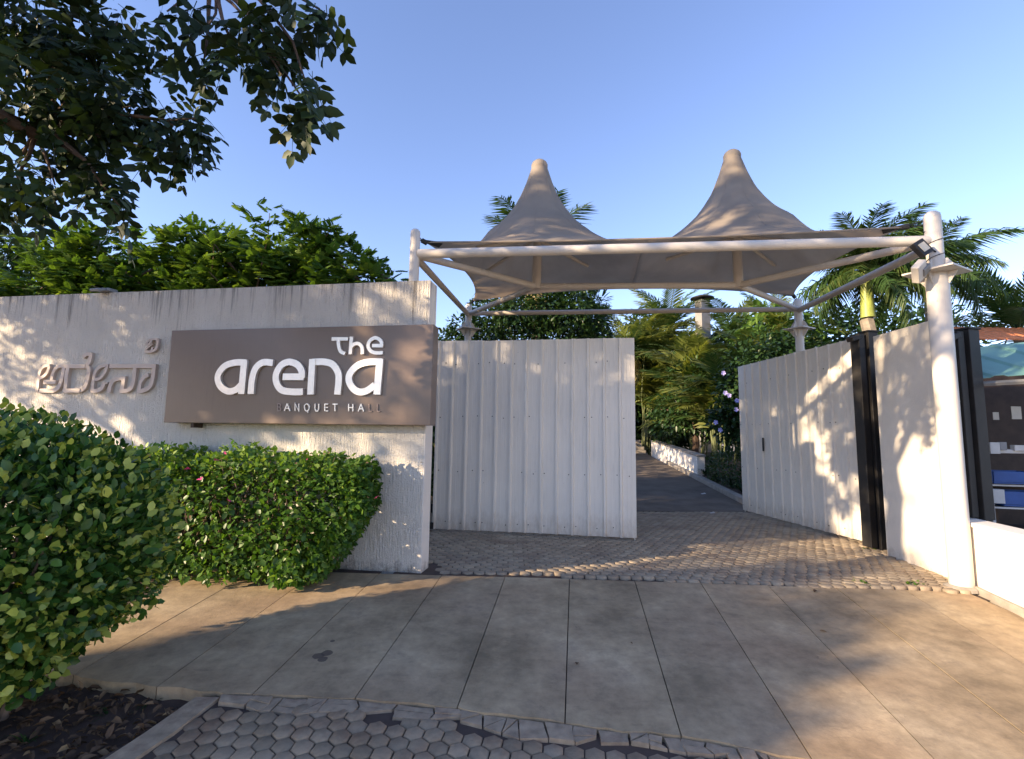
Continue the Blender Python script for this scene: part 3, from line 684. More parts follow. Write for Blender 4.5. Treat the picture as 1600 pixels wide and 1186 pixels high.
# ================================================================== GATES
def gate(name, label, A, B, z0, z1, bays, side, slot=None):
    """A hinge point, B free point on the ground (x,y); side = +1/-1 picks the face with the ribs"""
    A = np.array(A); B = np.array(B); L = np.linalg.norm(B-A); u = (B-A)/L; nrm = np.array([-u[1], u[0]])*side
    t = thing(name, label, 'gate', (A[0], A[1], z0))
    P = lambda s, d, z: (A[0]+u[0]*s+nrm[0]*d, A[1]+u[1]*s+nrm[1]*d, z)
    pitch = L/bays; per = 3; s = 0.0; k = 0
    nsheets = math.ceil(bays/per)
    for q in range(nsheets):
        k0, k1 = q*per, min((q+1)*per, bays); prof = []
        off = 0.002*(q % 2)
        for k in range(k0, k1):
            b = k*pitch
            prof += [(b, off), (b+0.005, 0.034+off), (b+0.034, 0.034+off), (b+0.052, off), (b+pitch*0.45, off), (b+pitch*0.455, off+.004), (b+pitch*0.475, off+.004), (b+pitch*0.48, off),
                     (b+pitch*0.72, off), (b+pitch*0.725, off+.004), (b+pitch*0.745, off+.004), (b+pitch*0.75, off)]
        prof.append((k1*pitch-0.0008, off))
        zt_, zb_ = z1+rnd.uniform(-.006, .006), z0+rnd.uniform(-.008, .004)
        m = MB(); n_ = len(prof)
        vs = [P(a, d, zb_) for a, d in prof]+[P(a, d, zt_) for a, d in prof]+[P(a, d-.0015, zb_) for a, d in prof]+[P(a, d-.0015, zt_) for a, d in prof]
        fs = []
        for i in range(n_-1):
            fs += [(i, i+1, n_+i+1, n_+i), (2*n_+i+1, 2*n_+i, 3*n_+i, 3*n_+i+1), (n_+i, n_+i+1, 3*n_+i+1, 3*n_+i), (i+1, i, 2*n_+i, 2*n_+i+1)]
        m.add(vs, fs).build('sheet', M['gate'], t)
    fr = MB()
    for s0, s1, za, zc in ((0, L, z0+.02, z0+.07), (0, L, z1-.09, z1-.04), (0, L, (z0+z1)/2-.03, (z0+z1)/2+.03), (0, .05, z0, z1-.01), (L-.05, L, z0, z1-.01)):
        fr.add([P(a, d, z) for z in (za, zc) for a, d in ((s0, -.055), (s1, -.055), (s1, -.005), (s0, -.005))], [(3, 2, 1, 0), (4, 5, 6, 7), (0, 1, 5, 4), (1, 2, 6, 5), (2, 3, 7, 6), (3, 0, 4, 7)])
    fr.build('frame', M['beam'], t)
    sc = MB()
    for z in (z0+.12, z0+.95, z0+1.85, z0+2.75):
        for k in range(bays):
            if rnd.random() < 0.2: continue
            s_ = k*pitch+pitch*rnd.choice((0.3, 0.6, 0.85)); zz = z+rnd.uniform(-.02, .02); r_ = 0.009
            n6 = 6; vs = [P(s_+r_*math.cos(a), 0.0085, zz+r_*math.sin(a)) for a in [2*math.pi*i/n6 for i in range(n6)]]+[P(s_+r_*math.cos(a), -0.001, zz+r_*math.sin(a)) for a in [2*math.pi*i/n6 for i in range(n6)]]
            sc.add(vs, [tuple(range(n6)), tuple(range(2*n6-1, n6-1, -1))]+[(i, n6+i, n6+(i+1) % n6, (i+1) % n6) for i in range(n6)])
    sc.build('screws', M['dark'], t, kind='stuff')
    MB().tube([P(L-.03, -.03, -0.0), P(L-.03, -.03, z0+.5)], 0.012, 8).build('drop_bolt', M['beam'], t)
    for zh in (z0+.25, z1-.4): MB().tube([P(-.025, -.03, zh), P(-.025, -.03, zh+.14)], 0.022, 10).build('hinge', M['black'], t)
    if slot:
        s_, za, zc = slot
        MB().add([P(s_, .0385, za), P(s_+.035, .0385, za), P(s_+.035, .0385, zc), P(s_, .0385, zc), P(s_, .02, za), P(s_+.035, .02, za), P(s_+.035, .02, zc), P(s_, .02, zc)],
                 [(0, 1, 2, 3), (4, 7, 6, 5), (0, 4, 5, 1), (1, 5, 6, 2), (2, 6, 7, 3), (3, 7, 4, 0)]).build('latch_slot', M['dark'], t)
    return t
fL = at_z(995, 840, 0.05); GH = at_y(993, 528, fL[1])[2]
hL = at_y(676, 822, fL[1]*1.068)
gate('sheet_metal_gate', 'white ribbed metal gate leaf beside the brown sign, facing the camera', (hL[0], hL[1]), (fL[0], fL[1]), 0.05, GH, 13, -1)
hR = at_z(1357, 849, 0.04); fR = at_z(1161, 796, 0.05)
gR = gate('sheet_metal_gate', 'white ribbed metal gate leaf swung inward against the right pillar', (hR[0], hR[1]), (fR[0], fR[1]), 0.05, GH+0.02, 12, 1, (2.55, 1.35, 1.62))
# post that carries the left leaf
gp_ = thing('gate_post', 'slim black gate post hidden behind the end of the left wall', 'post', (hL[0]-.11, hL[1], 0))
MB().box((hL[0]-.11, hL[1]+.03, 1.6), (.1, .12, 3.2)).build('post_body', M['black'], gp_, bevel=0.004)
MB().box((hL[0]-.04, hL[1]-.03, .1), (.12, .12, .1)).build('bottom_pivot', M['black'], gp_, bevel=0.004)

# ================================================================== RIGHT SIDE: black posts, wing wall, low wall
bp = at_z(1372, 858); BPX, BPY = bp[0], bp[1]
def black_post(label, x, y, rz, z0, h, cap=True, group='black iron posts'):
    t = thing('iron_post', label, 'post', (x, y, z0), group)
    M3 = Matrix.Rotation(rz, 3, 'Z')
    q = lambda a, b: Vector((x, y, 0))+M3 @ Vector((a, b, 0))
    for a, w in ((-.105, .10), (.07, .17)):
        p = q(a, 0 if a > 0 else .03); MB().box((p.x, p.y, z0+h/2), (w, .17, h if a > 0 else h-.06), rz).build('channel', M['black'], t, bevel=0.006)
    p = q(-.018, .02); MB().box((p.x, p.y, z0+h/2-.03), (.07, .09, h-.08), rz).build('web', M['black'], t)
    p = q(.07, 0); MB().box((p.x, p.y, z0+h+.012), (.20, .20, .024), rz).build('cap_plate', M['black'], t, bevel=0.004)
    p = q(-.19, .0); MB().box((p.x, p.y, z0+h-.10), (.16, .13, .07), rz, Matrix.Rotation(-.3, 3, 'Y')).build('hood', M['black'], t, bevel=0.01)
    return t
H_B = at_y(1362, 520, BPY)[2]
black_post('tall black iron gate post beside the right gate leaf', BPX, BPY, 0.15, 0.0, H_B)
w_a = at_z(1386, 866); w_b = at_z(1492, 908)
wing = thing('wing_wall', 'sunlit cream wall panel between the black gate post and the white pole', 'wall', (w_a[0], w_a[1], 0))
za = at_y(1380, 526, w_a[1])[2]; zb_ = at_y(1460, 499, w_b[1])[2]
d_ = np.array([w_b[0]-w_a[0], w_b[1]-w_a[1]]); d_ /= np.linalg.norm(d_); nn_ = np.array([-d_[1], d_[0]])
if nn_[0] < 0: nn_ = -nn_
q = [np.array(w_a[:2])+nn_*0.0, np.array(w_b[:2])+d_*0.02, np.array(w_b[:2])+d_*0.02+nn_*.16, np.array(w_a[:2])+nn_*.16]
m = MB(); m.add([(*p, -0.2) for p in q]+[(*q[0], za), (*q[1], zb_+.0), (*q[2], zb_), (*q[3], za)], [(3, 2, 1, 0), (4, 5, 6, 7), (0, 1, 5, 4), (1, 2, 6, 5), (2, 3, 7, 6), (3, 0, 4, 7)])
m.build('panel', M['wing'], wing, bevel=0.008)
POLE = at_z(1503, 918); PX, PY = POLE[0], POLE[1]
lw = thing('low_wall', 'low white parapet wall in full sun at the right edge', 'wall', (PX+.25, PY-1, -0.1))
lx = PX+0.13; ltop = at_y(1518, 814, PY+.05)[2]
lp2 = at_ramp(1600, 962); sl = (lp2[0]-lx)/(lp2[1]-PY)
lw_x = lambda y: lx+sl*(y-PY)
y0, y1 = -2.0, PY+.55
MB().prism([(lw_x(y0), y0), (lw_x(y0)+.24, y0), (lw_x(y1)+.24, y1), (lw_x(y1), y1)], -0.7, ltop-.05).build('wall_body', M['white'], lw, bevel=0.006)
MB().prism([(lw_x(y0)-.025, y0), (lw_x(y0)+.27, y0), (lw_x(y1)+.27, y1), (lw_x(y1)-.025, y1)], ltop-.048, ltop).build('coping', M['white'], lw, bevel=0.01)
MB().prism([(lw_x(y0)-.05, y0), (lw_x(y0)-.003, y0), (lw_x(y1-.3)-.003, y1-.3), (lw_x(y1-.3)-.05, y1-.3)], lambda x, y: min(0, -(5.9-max(y, 2.2))*.085)-.2, lambda x, y: min(0, -(5.9-max(y, 2.2))*.085)+.05).build('skirting', M['concrete'], lw, bevel=0.01)
pst = at_y(1527, 800, PY+.30)
b2h = at_y(1510, 516, PY+.30)[2]-ltop
black_post('black iron post behind the white pole at the stall opening', pst[0], PY+.30, 0.25, ltop-.02, b2h+.02)
# ================================================================== TENSILE CANOPY
ZC = at_y(1447, 376, PY)[2]                       # level of the ring beam
ZR = ZC+0.24                                        # rear beam a little higher
cFR = np.array([PX, PY]); cFL = at_z(648, 397, ZC)[:2]; cRL = at_z(732, 490, ZR)[:2]; cRR = at_z(1247, 483, ZR)[:2]
can = thing('tensile_canopy', 'beige two-peaked fabric canopy on a white tube frame over the gate', 'canopy', (PX, PY, 0))
def post(c, z0, z1, r, flange, mat=M['pole']):
    p = MB().tube([(c[0], c[1], z0), (c[0], c[1], z1-.03)], r, 20); p.lathe((c[0], c[1], z1-.03), [(r, 0), (r*.92, r*.4), (r*.6, r*.75), (r*.2, r*.9)], 20)
    o = p.build('post', mat, can, smooth=True)
    if flange:
        f = MB(); fs_ = .50 if r > .08 else .42
        f.box((c[0], c[1], flange+.012), (fs_, fs_, .022), 0.5)
        f.build('flange_plate', mat, o, bevel=0.003)
        for k in range(4):
            a = 0.5+math.pi/2*k; ca, sa = math.cos(a), math.sin(a)
            g = MB()
            for sgn in (1, -1):
                pr_ = [(r*.95, 0), (r+.12, 0), (r+.03, sgn*.14), (r*.95, sgn*.14)]
                w = .006; vs = []
                for s in (-w, w): vs += [(c[0]+ca*d-sa*s, c[1]+sa*d+ca*s, flange+(0.024 if sgn > 0 else -.001)+z) for d, z in pr_]
                g.add(vs, [(0, 1, 2, 3), (7, 6, 5, 4), (0, 4, 5, 1), (1, 5, 6, 2), (2, 6, 7, 3), (3, 7, 4, 0)])
            g.build('gusset', mat, o)
    return o
ZT = at_y(1453, 336, PY)[2]; ZF = at_y(1462, 428, PY)[2]
post(cFR, -.15, ZF, .112, None); post(cFR, ZF+.02, ZT, .086, ZF)
MB().lathe((PX, PY, -.02), [(.165, 0), (.16, .03), (.122, .05)], 18).build('base_grout', M['concrete'], can)
for z in (2.05,): MB().lathe((PX, PY, z), [(.114, 0), (.114, .012)], 20).build('pole_joint', M['pole'], can)
post(cFL, 0, ZT, .065, None); post(cRL, 0, ZR+.18, .072, ZR-.36); post(cRR, 0, ZR+.18, .078, ZR-.42)
def bar(p, q, r, mat=M['pole'], name='beam', trim=0.06):
    p = Vector(p); q = Vector(q); d = (q-p).normalized(); return MB().tube([p+d*trim, q-d*trim], r, 14).build(name, mat, can, smooth=True)
P3 = lambda c, z=ZC: (c[0], c[1], z)
bar(P3(cFL), P3(cFR), .062, trim=.05); bar(P3(cRL, ZR), P3(cRR, ZR), .05, M['beam']); bar(P3(cFL, ZC-.03), P3(cRL, ZR-.03), .05, M['beam']); bar(P3(cFR, ZC-.06), P3(cRR, ZR-.03), .055, M['beam'])
mix2 = lambda u, v: (cFL*(1-u)+cFR*u)*(1-v)+(cRL*(1-u)+cRR*u)*v
ZM = (ZC+ZR)/2
m1 = at_z(838, 442, ZM)[:2]; m2 = at_z(1154, 440, ZM)[:2]
apz1 = at_y(843, 262, m1[1])[2]; apz2 = at_y(1144, 247, m2[1])[2]
for mm, az, ax in ((m1, apz1, at_y(843, 262, m1[1])[0]), (m2, apz2, at_y(1144, 247, m2[1])[0])):
    MB().tube([(mm[0], mm[1], ZM-.10), (mm[0]*.5+ax*.5, mm[1], (ZC+az)/2), (ax, mm[1], az-.05)], [.075, .07, .06], 14).build('mast', M['beam'], can, smooth=True)
bar(P3(m1, ZM-.06), P3(m2, ZM-.06), .05, M['beam'])
for c, mm, zc_ in ((cFL, m1, ZC), (cRL, m1, ZR), (cFR, m2, ZC), (cRR, m2, ZR)): bar(P3(c, zc_-.01), P3(mm, ZM-.06), .05, M['beam'], 'strut')
# membrane height field: soap film through the edges and the two peaks
inset = lambda c, k: c + (mix2(.5, .5)-c)*k
e = [inset(cFL, .035), inset(cFR, .07), inset(cRR, .03), inset(cRL, .03)]
ez = [ZC+.19, ZC+.24, ZR+.26, ZR+.26]
def plan(u, v):
    uu = u+0.0; bow = .10
    p = (e[0]*(1-u)+e[1]*u)*(1-v)+(e[3]*(1-u)+e[2]*u)*v
    du = (e[1]-e[0]); dv = (e[3]-e[0]); du = du/np.linalg.norm(du); dv = dv/np.linalg.norm(dv)
    cu = 4*u*(1-u); cv = 4*v*(1-v)
    return p + dv*(.12*cu*(1-v) - .30*cu*v) + du*(.28*cv*(1-u) - .28*cv*u)
NU, NV = 121, 65
U, V = np.meshgrid(np.linspace(0, 1, NU), np.linspace(0, 1, NV), indexing='ij')
PXY = np.array([[plan(u, v) for v in np.linspace(0, 1, NV)] for u in np.linspace(0, 1, NU)])
Zb = (ez[0]*(1-U)+ez[1]*U)*(1-V)+(ez[3]*(1-U)+ez[2]*U)*V
fix = np.zeros_like(U, bool); fix[0, :] = fix[-1, :] = True; fix[:, 0] = fix[:, -1] = True
Zf = Zb.copy(); Zf += 0.12*4*U*(1-U)*V*np.where(V > .999, 1, 0)
apx = [np.array([at_y(843, 262, m1[1])[0], m1[1]]), np.array([at_y(1144, 247, m2[1])[0], m2[1]])]; apz = [apz1, apz2]; RA = .125
PROF_R = [.10, .125, .22, .34, .48, .62, .80, 1.0]; PROF_D = [0, 0, .30, .60, .83, 1.02, 1.20, 1.36]
dists = [np.linalg.norm(PXY-a, axis=2) for a in apx]
for d, z in zip(dists, apz):
    fix |= d < .9; Zf = np.where(d < .9, z-np.interp(d, PROF_R, PROF_D), Zf)
for d, z in zip(dists, apz): Zf = np.where(fix, Zf, np.maximum(Zf, Zb+(z-1.29-Zb)*np.clip((1.9-d)/1.0, 0, 1)))
hu = np.linalg.norm(e[1]-e[0])/(NU-1); hv = np.linalg.norm(e[3]-e[0])/(NV-1); wu, wv = 1/hu**2, 1/hv**2
for it in range(900):
    A_ = (wu*(Zf[:-2, 1:-1]+Zf[2:, 1:-1])+wv*(Zf[1:-1, :-2]+Zf[1:-1, 2:]))/(2*wu+2*wv)
    Zf[1:-1, 1:-1] = np.where(fix[1:-1, 1:-1], Zf[1:-1, 1:-1], A_)
dm = np.minimum(dists[0], dists[1]); edge_f = np.clip(np.minimum(np.minimum(U, 1-U)*6, np.minimum(V, 1-V)*3), 0, 1)
Zf = Zf - .24*np.clip((dm-.85)/.6, 0, 1)*edge_f
from mathutils.bvhtree import BVHTree
gv = [Vector((PXY[i, j, 0], PXY[i, j, 1], Zf[i, j])) for i in range(NU) for j in range(NV)]
bvh = BVHTree.FromPolygons(gv, [(i*NV+j, (i+1)*NV+j, (i+1)*NV+j+1, i*NV+j+1) for i in range(NU-1) for j in range(NV-1)])
def zsurf(x, y, default):
    h = bvh.ray_cast(Vector((x, y, 20)), Vector((0, 0, -1))); return h[0].z if h[0] else default
mem = MB()
for half in (0, 1):
    u0, u1 = (0, .5) if half == 0 else (.5, 1); ap = apx[half]; NA, NR = 24, 26
    ring = [(u0+(u1-u0)*k/NA, 0) for k in range(NA)]+[(u1, k/NA) for k in range(NA)]+[(u1-(u1-u0)*k/NA, 1) for k in range(NA)]+[(u0, 1-k/NA) for k in range(NA)]
    o = len(mem.v); K = len(ring)
    for i in range(NR+1):
        t = (i/NR)**1.7
        for (u, v) in ring:
            b = plan(u, v); dirr = (b-ap); L_ = np.linalg.norm(dirr); dirr = dirr/L_
            r_ = RA*.98+(L_-RA*.98)*t; p = ap+dirr*r_
            if i == NR:
                zz = (ez[0]*(1-u)+ez[1]*u)*(1-v)+(ez[3]*(1-u)+ez[2]*u)*v if v in (0, 1) or u in (0, 1) else zsurf(p[0], p[1], ZC+.1)
                if v == 1: zz += .12*4*u*(1-u)
            elif i == 0: zz = apz[half]+.005
            elif r_ < .88: zz = apz[half]-float(np.interp(r_, PROF_R, PROF_D))
            else: zz = zsurf(p[0], p[1], ZC+.1)
            mem.v.append((p[0], p[1], zz))
    for i in range(NR):
        for k in range(K):
            a = o+i*K+k; b = o+i*K+(k+1) % K; mem.f.append((a, b, b+K, a+K))
memo = mem.build('membrane', M['membrane'], can, smooth=True)
md = memo.modifiers.new('thick', 'SOLIDIFY'); md.thickness = 0.006; md.offset = 0
for a, z in zip(apx, apz):
    MB().lathe((a[0], a[1], z-.02), [(.135, 0), (.138, .06), (.12, .10), (.08, .135), (.03, .15)], 24).build('peak_cap', M['membrane'], memo, smooth=True)
# hem along the front edge
MB().tube([(*plan(k/30, 0), ez[0]*(1-k/30)+ez[1]*k/30) for k in range(31)], .012, 6).build('hem_cable', M['membrane'], memo)
# ribs under each peak
for mm, az, ap in ((m1, apz1, apx[0]), (m2, apz2, apx[1])):
    for ang in (35, 145, 215, 325):
        a = math.radians(ang); p0 = (mm[0]+math.cos(a)*.08, mm[1]+math.sin(a)*.08, ZC+.85); ex, ey = mm[0]+math.cos(a)*1.15, mm[1]+math.sin(a)*1.15
        ez_ = zsurf(ex, ey, ZC+.3)-.05
        MB().tube([p0, (ex, ey, ez_)], .03, 10).build('rib', M['beam'], can, smooth=True)
# seams on the cones
for ap, z, half in zip(apx, apz, (0, 1)):
    for k in range(10):
        a = 2*math.pi*k/10+.2; pts = []
        for i in range(14):
            r_ = .14+i*.085; x_, y_ = ap[0]+math.cos(a)*r_, ap[1]+math.sin(a)*r_; zz = zsurf(x_, y_, None)
            if zz is None: break
            pts.append((x_, y_, zz+.003))
        if len(pts) > 3: MB().tube(pts, .004, 5).build('seam', M['membrane'], memo)
for c, ec, z, zt_ in ((cFL, e[0], ez[0], ZT-.08), (cFR, e[1], ez[1], ZT-.08), (cRR, e[2], ez[2], ZR+.15), (cRL, e[3], ez[3], ZR+.15)):
    p = Vector((*ec, z)); q = Vector((*c, zt_)); d = (q-p); out = d.normalized(); cen = Vector((*mix2(.5, .5), z)); inn = (cen-p).normalized(); sd = Vector((-inn.y, inn.x, 0)).normalized()
    m = MB(); a = p+inn*.22
    m.add([a+sd*.07+Vector((0, 0, -.012)), a-sd*.07+Vector((0, 0, -.012)), p-sd*.035, p+sd*.035, a+sd*.07+Vector((0, 0, .02)), a-sd*.07+Vector((0, 0, .02)), p-sd*.035+Vector((0, 0, .02)), p+sd*.035+Vector((0, 0, .02))],
          [(3, 2, 1, 0), (4, 5, 6, 7), (0, 1, 5, 4), (1, 2, 6, 5), (2, 3, 7, 6), (3, 0, 4, 7)]).build('corner_plate', M['dark'], memo)
    MB().tube([p-out*.03, p+out*.05], .035, 8).build('shackle', M['dark'], can)
    for s_ in (-.035, .035): MB().tube([p+sd*s_*.4, q+Vector((0, 0, s_))], .008, 6).build('tie_cable', M['dark'], can)
# floodlights on the pole
fl = at_y(1440, 388, PY-.17)
f1 = thing('floodlight', 'small black square floodlight tilted on the white pole', 'floodlight', tuple(fl))
tl = Matrix.Rotation(-.5, 3, 'Y') @ Matrix.Rotation(-.35, 3, 'X')
hs = MB().box(fl, (.20, .06, .19), 0.35, tl).build('housing', M['black'], f1, bevel=0.008)
fwd = Matrix.Rotation(.35, 3, 'Z') @ tl @ Vector((0, -1, 0))
MB().box(Vector(fl)+fwd*.032, (.12, .006, .105), 0.35, tl).build('lens', M['lens'], hs)
MB().tube([Vector(fl)-fwd*.02+Vector((.05, 0, .06)), Vector(fl)+Vector((.13, .08, .05)), (PX-.05, PY-.07, fl[2])], .010, 6).build('bracket', M['black'], f1)
fl2 = at_y(1436, 424, PY-.14)
f2 = thing('floodlight', 'pale grey floodlight lying on the flange plate of the white pole', 'floodlight', tuple(fl2))
tl = Matrix.Rotation(-.75, 3, 'Y') @ Matrix.Rotation(.5, 3, 'X')
MB().box(fl2, (.17, .08, .22), .2, tl).build('housing', M['pole'], f2, bevel=0.01)
MB().box(Vector(fl2)+Vector((.07, 0, .02)), (.13, .06, .10), .2, tl).build('driver_box', M['grey'], f2, bevel=0.008)
cb = MB(); cpts = []
for k in range(60):
    t = k/59; a = t*9*math.pi*.55; cpts.append((PX+.091*math.cos(a), PY+.091*math.sin(a), ZF+.08+t*(ZT-ZF-.28)))
tag(cb.tube(cpts, .004, 5).build('cable', M['dark'], origin=(PX, PY, ZF+.05)), 'thin dark cable wound round the top of the white pole', 'cable')

# ================================================================== STALL ON THE RIGHT
SX = lw_x(PY)+.9
stall = thing('market_stall', 'open dark stall with teal sheet roof behind the low wall', 'stall', (8.0, 6.0, 0))
ra = at_y(1523, 590, 6.15); rb = at_y(1600, 566, 6.15); rt = at_y(1520, 545, 6.9)
zl = ra[2]; 
rf0 = np.array([5.55, 5.2]); 
roof = MB()
def ribsheet(P0, du, dv, nu, mat, name, parent, amp=.02):
    P0, du, dv = Vector(P0), Vector(du), Vector(dv); nrm = du.cross(dv).normalized(); m = MB(); prof = []
    for k in range(nu):
        for t, h in ((0, 0), (.35, 0), (.45, amp), (.65, amp), (.75, 0)): prof.append(((k+t)/nu, h))
    prof.append((1, 0)); n_ = len(prof)
    m.add([P0+du*t+nrm*h for t, h in prof]+[P0+du*t+dv+nrm*h for t, h in prof], [(i, i+1, n_+i+1, n_+i) for i in range(n_-1)])
    o = m.build(name, mat, parent); md = o.modifiers.new('thick', 'SOLIDIFY'); md.thickness = .004; return o
eave_a = at_y(1523, 592, 6.1); eave_b = at_y(1640, 556, 5.6); top_a = at_y(1520, 547, 7.4)
ea = Vector(eave_a); eb = Vector(eave_b); dirv = (eb-ea); dirv.z = dirv.z
ribsheet(ea, (2.8, -1.6, .22), Vector((.45, 1.6, .56)), 8, M['teal'], 'roof_sheet', stall)
MB().tube([ea+Vector((.02, .05, -.06)), ea+Vector((2.8, -1.55, .04))], .03, 4).build('eave_beam', M['grey'], stall)
for t, nm in ((.02, 'post'), (.55, 'post')):
    p = ea+Vector((2.8, -1.6, .1))*t+Vector((.2, .5, 0)); MB().box((p.x, p.y, p.z/2), (.035, .035, p.z)).build(nm, M['teal'], stall)
MB().box((8.6, 8.2, 1.5), (6.2, .1, 3.0), -.2).build('back_wall', M['wood'], stall)
MB().box((6.05, 7.3, 1.35), (.06, 1.7, 2.7), -.15).build('side_wall', M['wood'], stall)
MB().box((8.2, 6.6, 1.02), (3.9, .7, .05), -.25).build('counter_top', M['wood'], stall, bevel=0.006)
MB().box((8.2, 6.6, .45), (3.9, .66, .03), -.25).build('lower_shelf', M['wood'], stall)
for a in (-1.8, 1.8):
    MB().box((8.2+a*math.cos(.25), 6.6-a*math.sin(.25), .5), (.06, .5, 1.0), -.25).build('counter_leg', M['wood'], stall)
MB().box((8.6, 6.4, -.06), (6.5, 4.0, .1), -.2).build('floor_slab', M['concrete'], stall)
def crate(label, c, size, rz):
    t = thing('crate', label, 'crate', (c[0], c[1], c[2])); w, d, h = size
    MB().box((c[0], c[1], c[2]+.012), (w, d, .02), rz).build('base', M['blue'], t)
    R3 = Matrix.Rotation(rz, 3, 'Z')
    for dx, dy, sx, sy in ((0, -d/2, w, .02), (0, d/2, w, .02), (-w/2, 0, .02, d-.022), (w/2, 0, .02, d-.022)):
        o = Vector(c)+R3 @ Vector((dx, dy, 0)); MB().box((o.x, o.y, c[2]+.024+h/2), (sx, sy, h), rz).build('side', M['blue'], t, bevel=.004)
pc = at_y(1572, 755, 6.45); crate('upper blue plastic crate in the dark stall', (pc[0], 6.45, pc[2]), (.42, .3, .13), -.25)
pc2 = at_y(1590, 790, 6.45); crate('lower blue plastic crate in the dark stall', (pc2[0], 6.45, pc2[2]), (.45, .3, .16), -.25)
sr = thing('shelf_rack', 'pale rack holding blue crates in the dark stall', 'rack', (pc2[0], 6.45, 0))
MB().box((pc2[0]+.05, 6.47, pc[2]-.02), (.75, .36, .02), -.25).build('shelf', M['paper'], sr)
MB().box((pc2[0]+.05, 6.47, pc2[2]-.02), (.75, .36, .02), -.25).build('shelf', M['paper'], sr)
for s_ in (-.36, .4): MB().box((pc2[0]+.05+s_, 6.47-s_*.25, .42), (.03, .33, .84), -.25).build('rack_side', M['paper'], sr)
for (x, y, s_, lab) in ((1556, 650, .09, 'small pale sheet of paper hanging at the left of the stall'), (1588, 645, .15, 'larger pale notice hanging in the middle of the stall')):
    p = at_y(x, y, 6.9); tag(MB().box(p, (s_, .006, s_*1.15), .1).build('paper_notice', M['paper'], origin=tuple(p)), lab, 'notice')
p = at_y(1575, 705, 6.5); tag(MB().box((p[0], 6.5, p[2]), (.5, .3, .05), -.2).build('paper_stack', M['paper'], origin=tuple(p), bevel=.006), 'flat pile of pale papers on the stall counter', 'papers')
for k, (x, y, w_, h_, mt, lab) in enumerate(((1552, 700, .10, .14, 'paper', 'small pale carton at the left end of the stall counter'), (1566, 697, .07, .10, 'grey', 'grey tin beside the pale carton on the stall counter'), (1591, 700, .12, .07, 'paper', 'low pale box at the right end of the stall counter'), (1556, 775, .13, .17, 'paper', 'pale carton on the floor left of the rack in the stall'))):
    p = at_y(x, y, 6.35); m = MB().box((p[0], 6.35, p[2]), (w_, w_*.8, h_), -.3)
    tag(m.build('carton' if mt == 'paper' else 'tin', M[mt], origin=tuple(p), bevel=.004), lab, 'carton' if mt == 'paper' else 'tin')
# tiled house roof beyond the stall
th = thing('tiled_house', 'house with orange clay tile roof beyond the stall', 'house', (20, 17, 0))
MB().box((18.2, 17.3, 1.75), (9.5, 5, 3.5)).build('wall', M['wing'], th)
e0 = at_y(1518, 534, 14.5)
tm_v, tm_f = [], []
TL = MB()
z_e = at_y(1560, 530, 14.5)[2]
tv = [(-.13, 0, 0), (-.08, 0, .05), (.08, 0, .05), (.13, 0, 0), (-.13, .34, .02), (-.08, .34, .07), (.08, .34, .07), (.13, .34, .02)]
tf_ = [(0, 1, 5, 4), (1, 2, 6, 5), (2, 3, 7, 6), (0, 4, 7, 3), (0, 3, 2, 1)]
Tt = []; 
for r_ in range(5):
    for k in range(36): Tt.append((e0[0]-.3+k*.26, 14.6+r_*.30, z_e+r_*.13))
Tt = np.array(Tt); Rt = np.repeat(np.array(Matrix.Rotation(.40, 3, 'X'))[None], len(Tt), 0)
scatter(th, 'roof_tile', (tv, tf_), Rt, Tt, rng.random(len(Tt)), M['tile'], 90, 'roof_tiles')
# duct with cowl above the trees
cd = at_y(1098, 500, 25.0); ct = at_y(1098, 470, 25.0)[2]
ch = thing('chimney_duct', 'pale square duct with a dark cowl rising among the palms', 'chimney', (cd[0], 25, .7))
MB().box((cd[0], 25, ct/2+.4), (.52, .52, ct-.8), .3).build('duct', M['chimney'], ch, bevel=.01)
MB().lathe((cd[0], 25, ct), [(.12, 0), (.12, .12)], 12).build('neck', M['black'], ch)
MB().lathe((cd[0], 25, ct+.10), [(.58, 0), (.56, .05), (.25, .16), (.05, .2)], 18).build('cowl', M['black'], ch, smooth=True)

# ================================================================== VEGETATION
def limb(mb, a, b, r0, r1, sag=.15, n=6, seed=0):
    a = Vector(a); b = Vector(b); L = (b-a).length; r = random.Random(seed); pts = []; rs = []
    off = Vector((r.uniform(-1, 1), r.uniform(-1, 1), r.uniform(.2, 1)))*L*sag
    for i in range(n+1):
        t = i/n; pts.append(a*(1-t)+b*t+off*math.sin(math.pi*t)+Vector((r.uniform(-1, 1), r.uniform(-1, 1), r.uniform(-1, 1)))*L*.015); rs.append(r0+(r1-r0)*t)
    mb.tube(pts, rs, 7)
def cluster_leaves(clusters, per, droop=.4, scale=(.16, .26), flat=1.0, outward=.6):
    """leaf frames spread through the volume of each cluster (centre, radius)"""
    Ts, Ds, Ns, Ss, tt = [], [], [], [], []
    for c, r in clusters:
        n = max(6, int(per*(r**2))); d = rand_dirs(n); rad = r*rng.random(n)**(1/2.2)
        o = d*rad[:, None]*np.array([1, 1, flat]); Ts.append(np.array(c)+o)
        di = rand_dirs(n)*(1-outward)+d*outward; di[:, 2] -= droop; Ds.append(di)
        nn = rand_dirs(n)*.6; nn[:, 2] += 1.0; Ns.append(nn); Ss.append(rng.uniform(*scale, n)); tt.append(np.clip(rng.normal(.42, .2, n), 0, 1))
    T = np.concatenate(Ts); return frames(np.concatenate(Ds), np.concatenate(Ns), np.concatenate(Ss)), T, np.concatenate(tt)
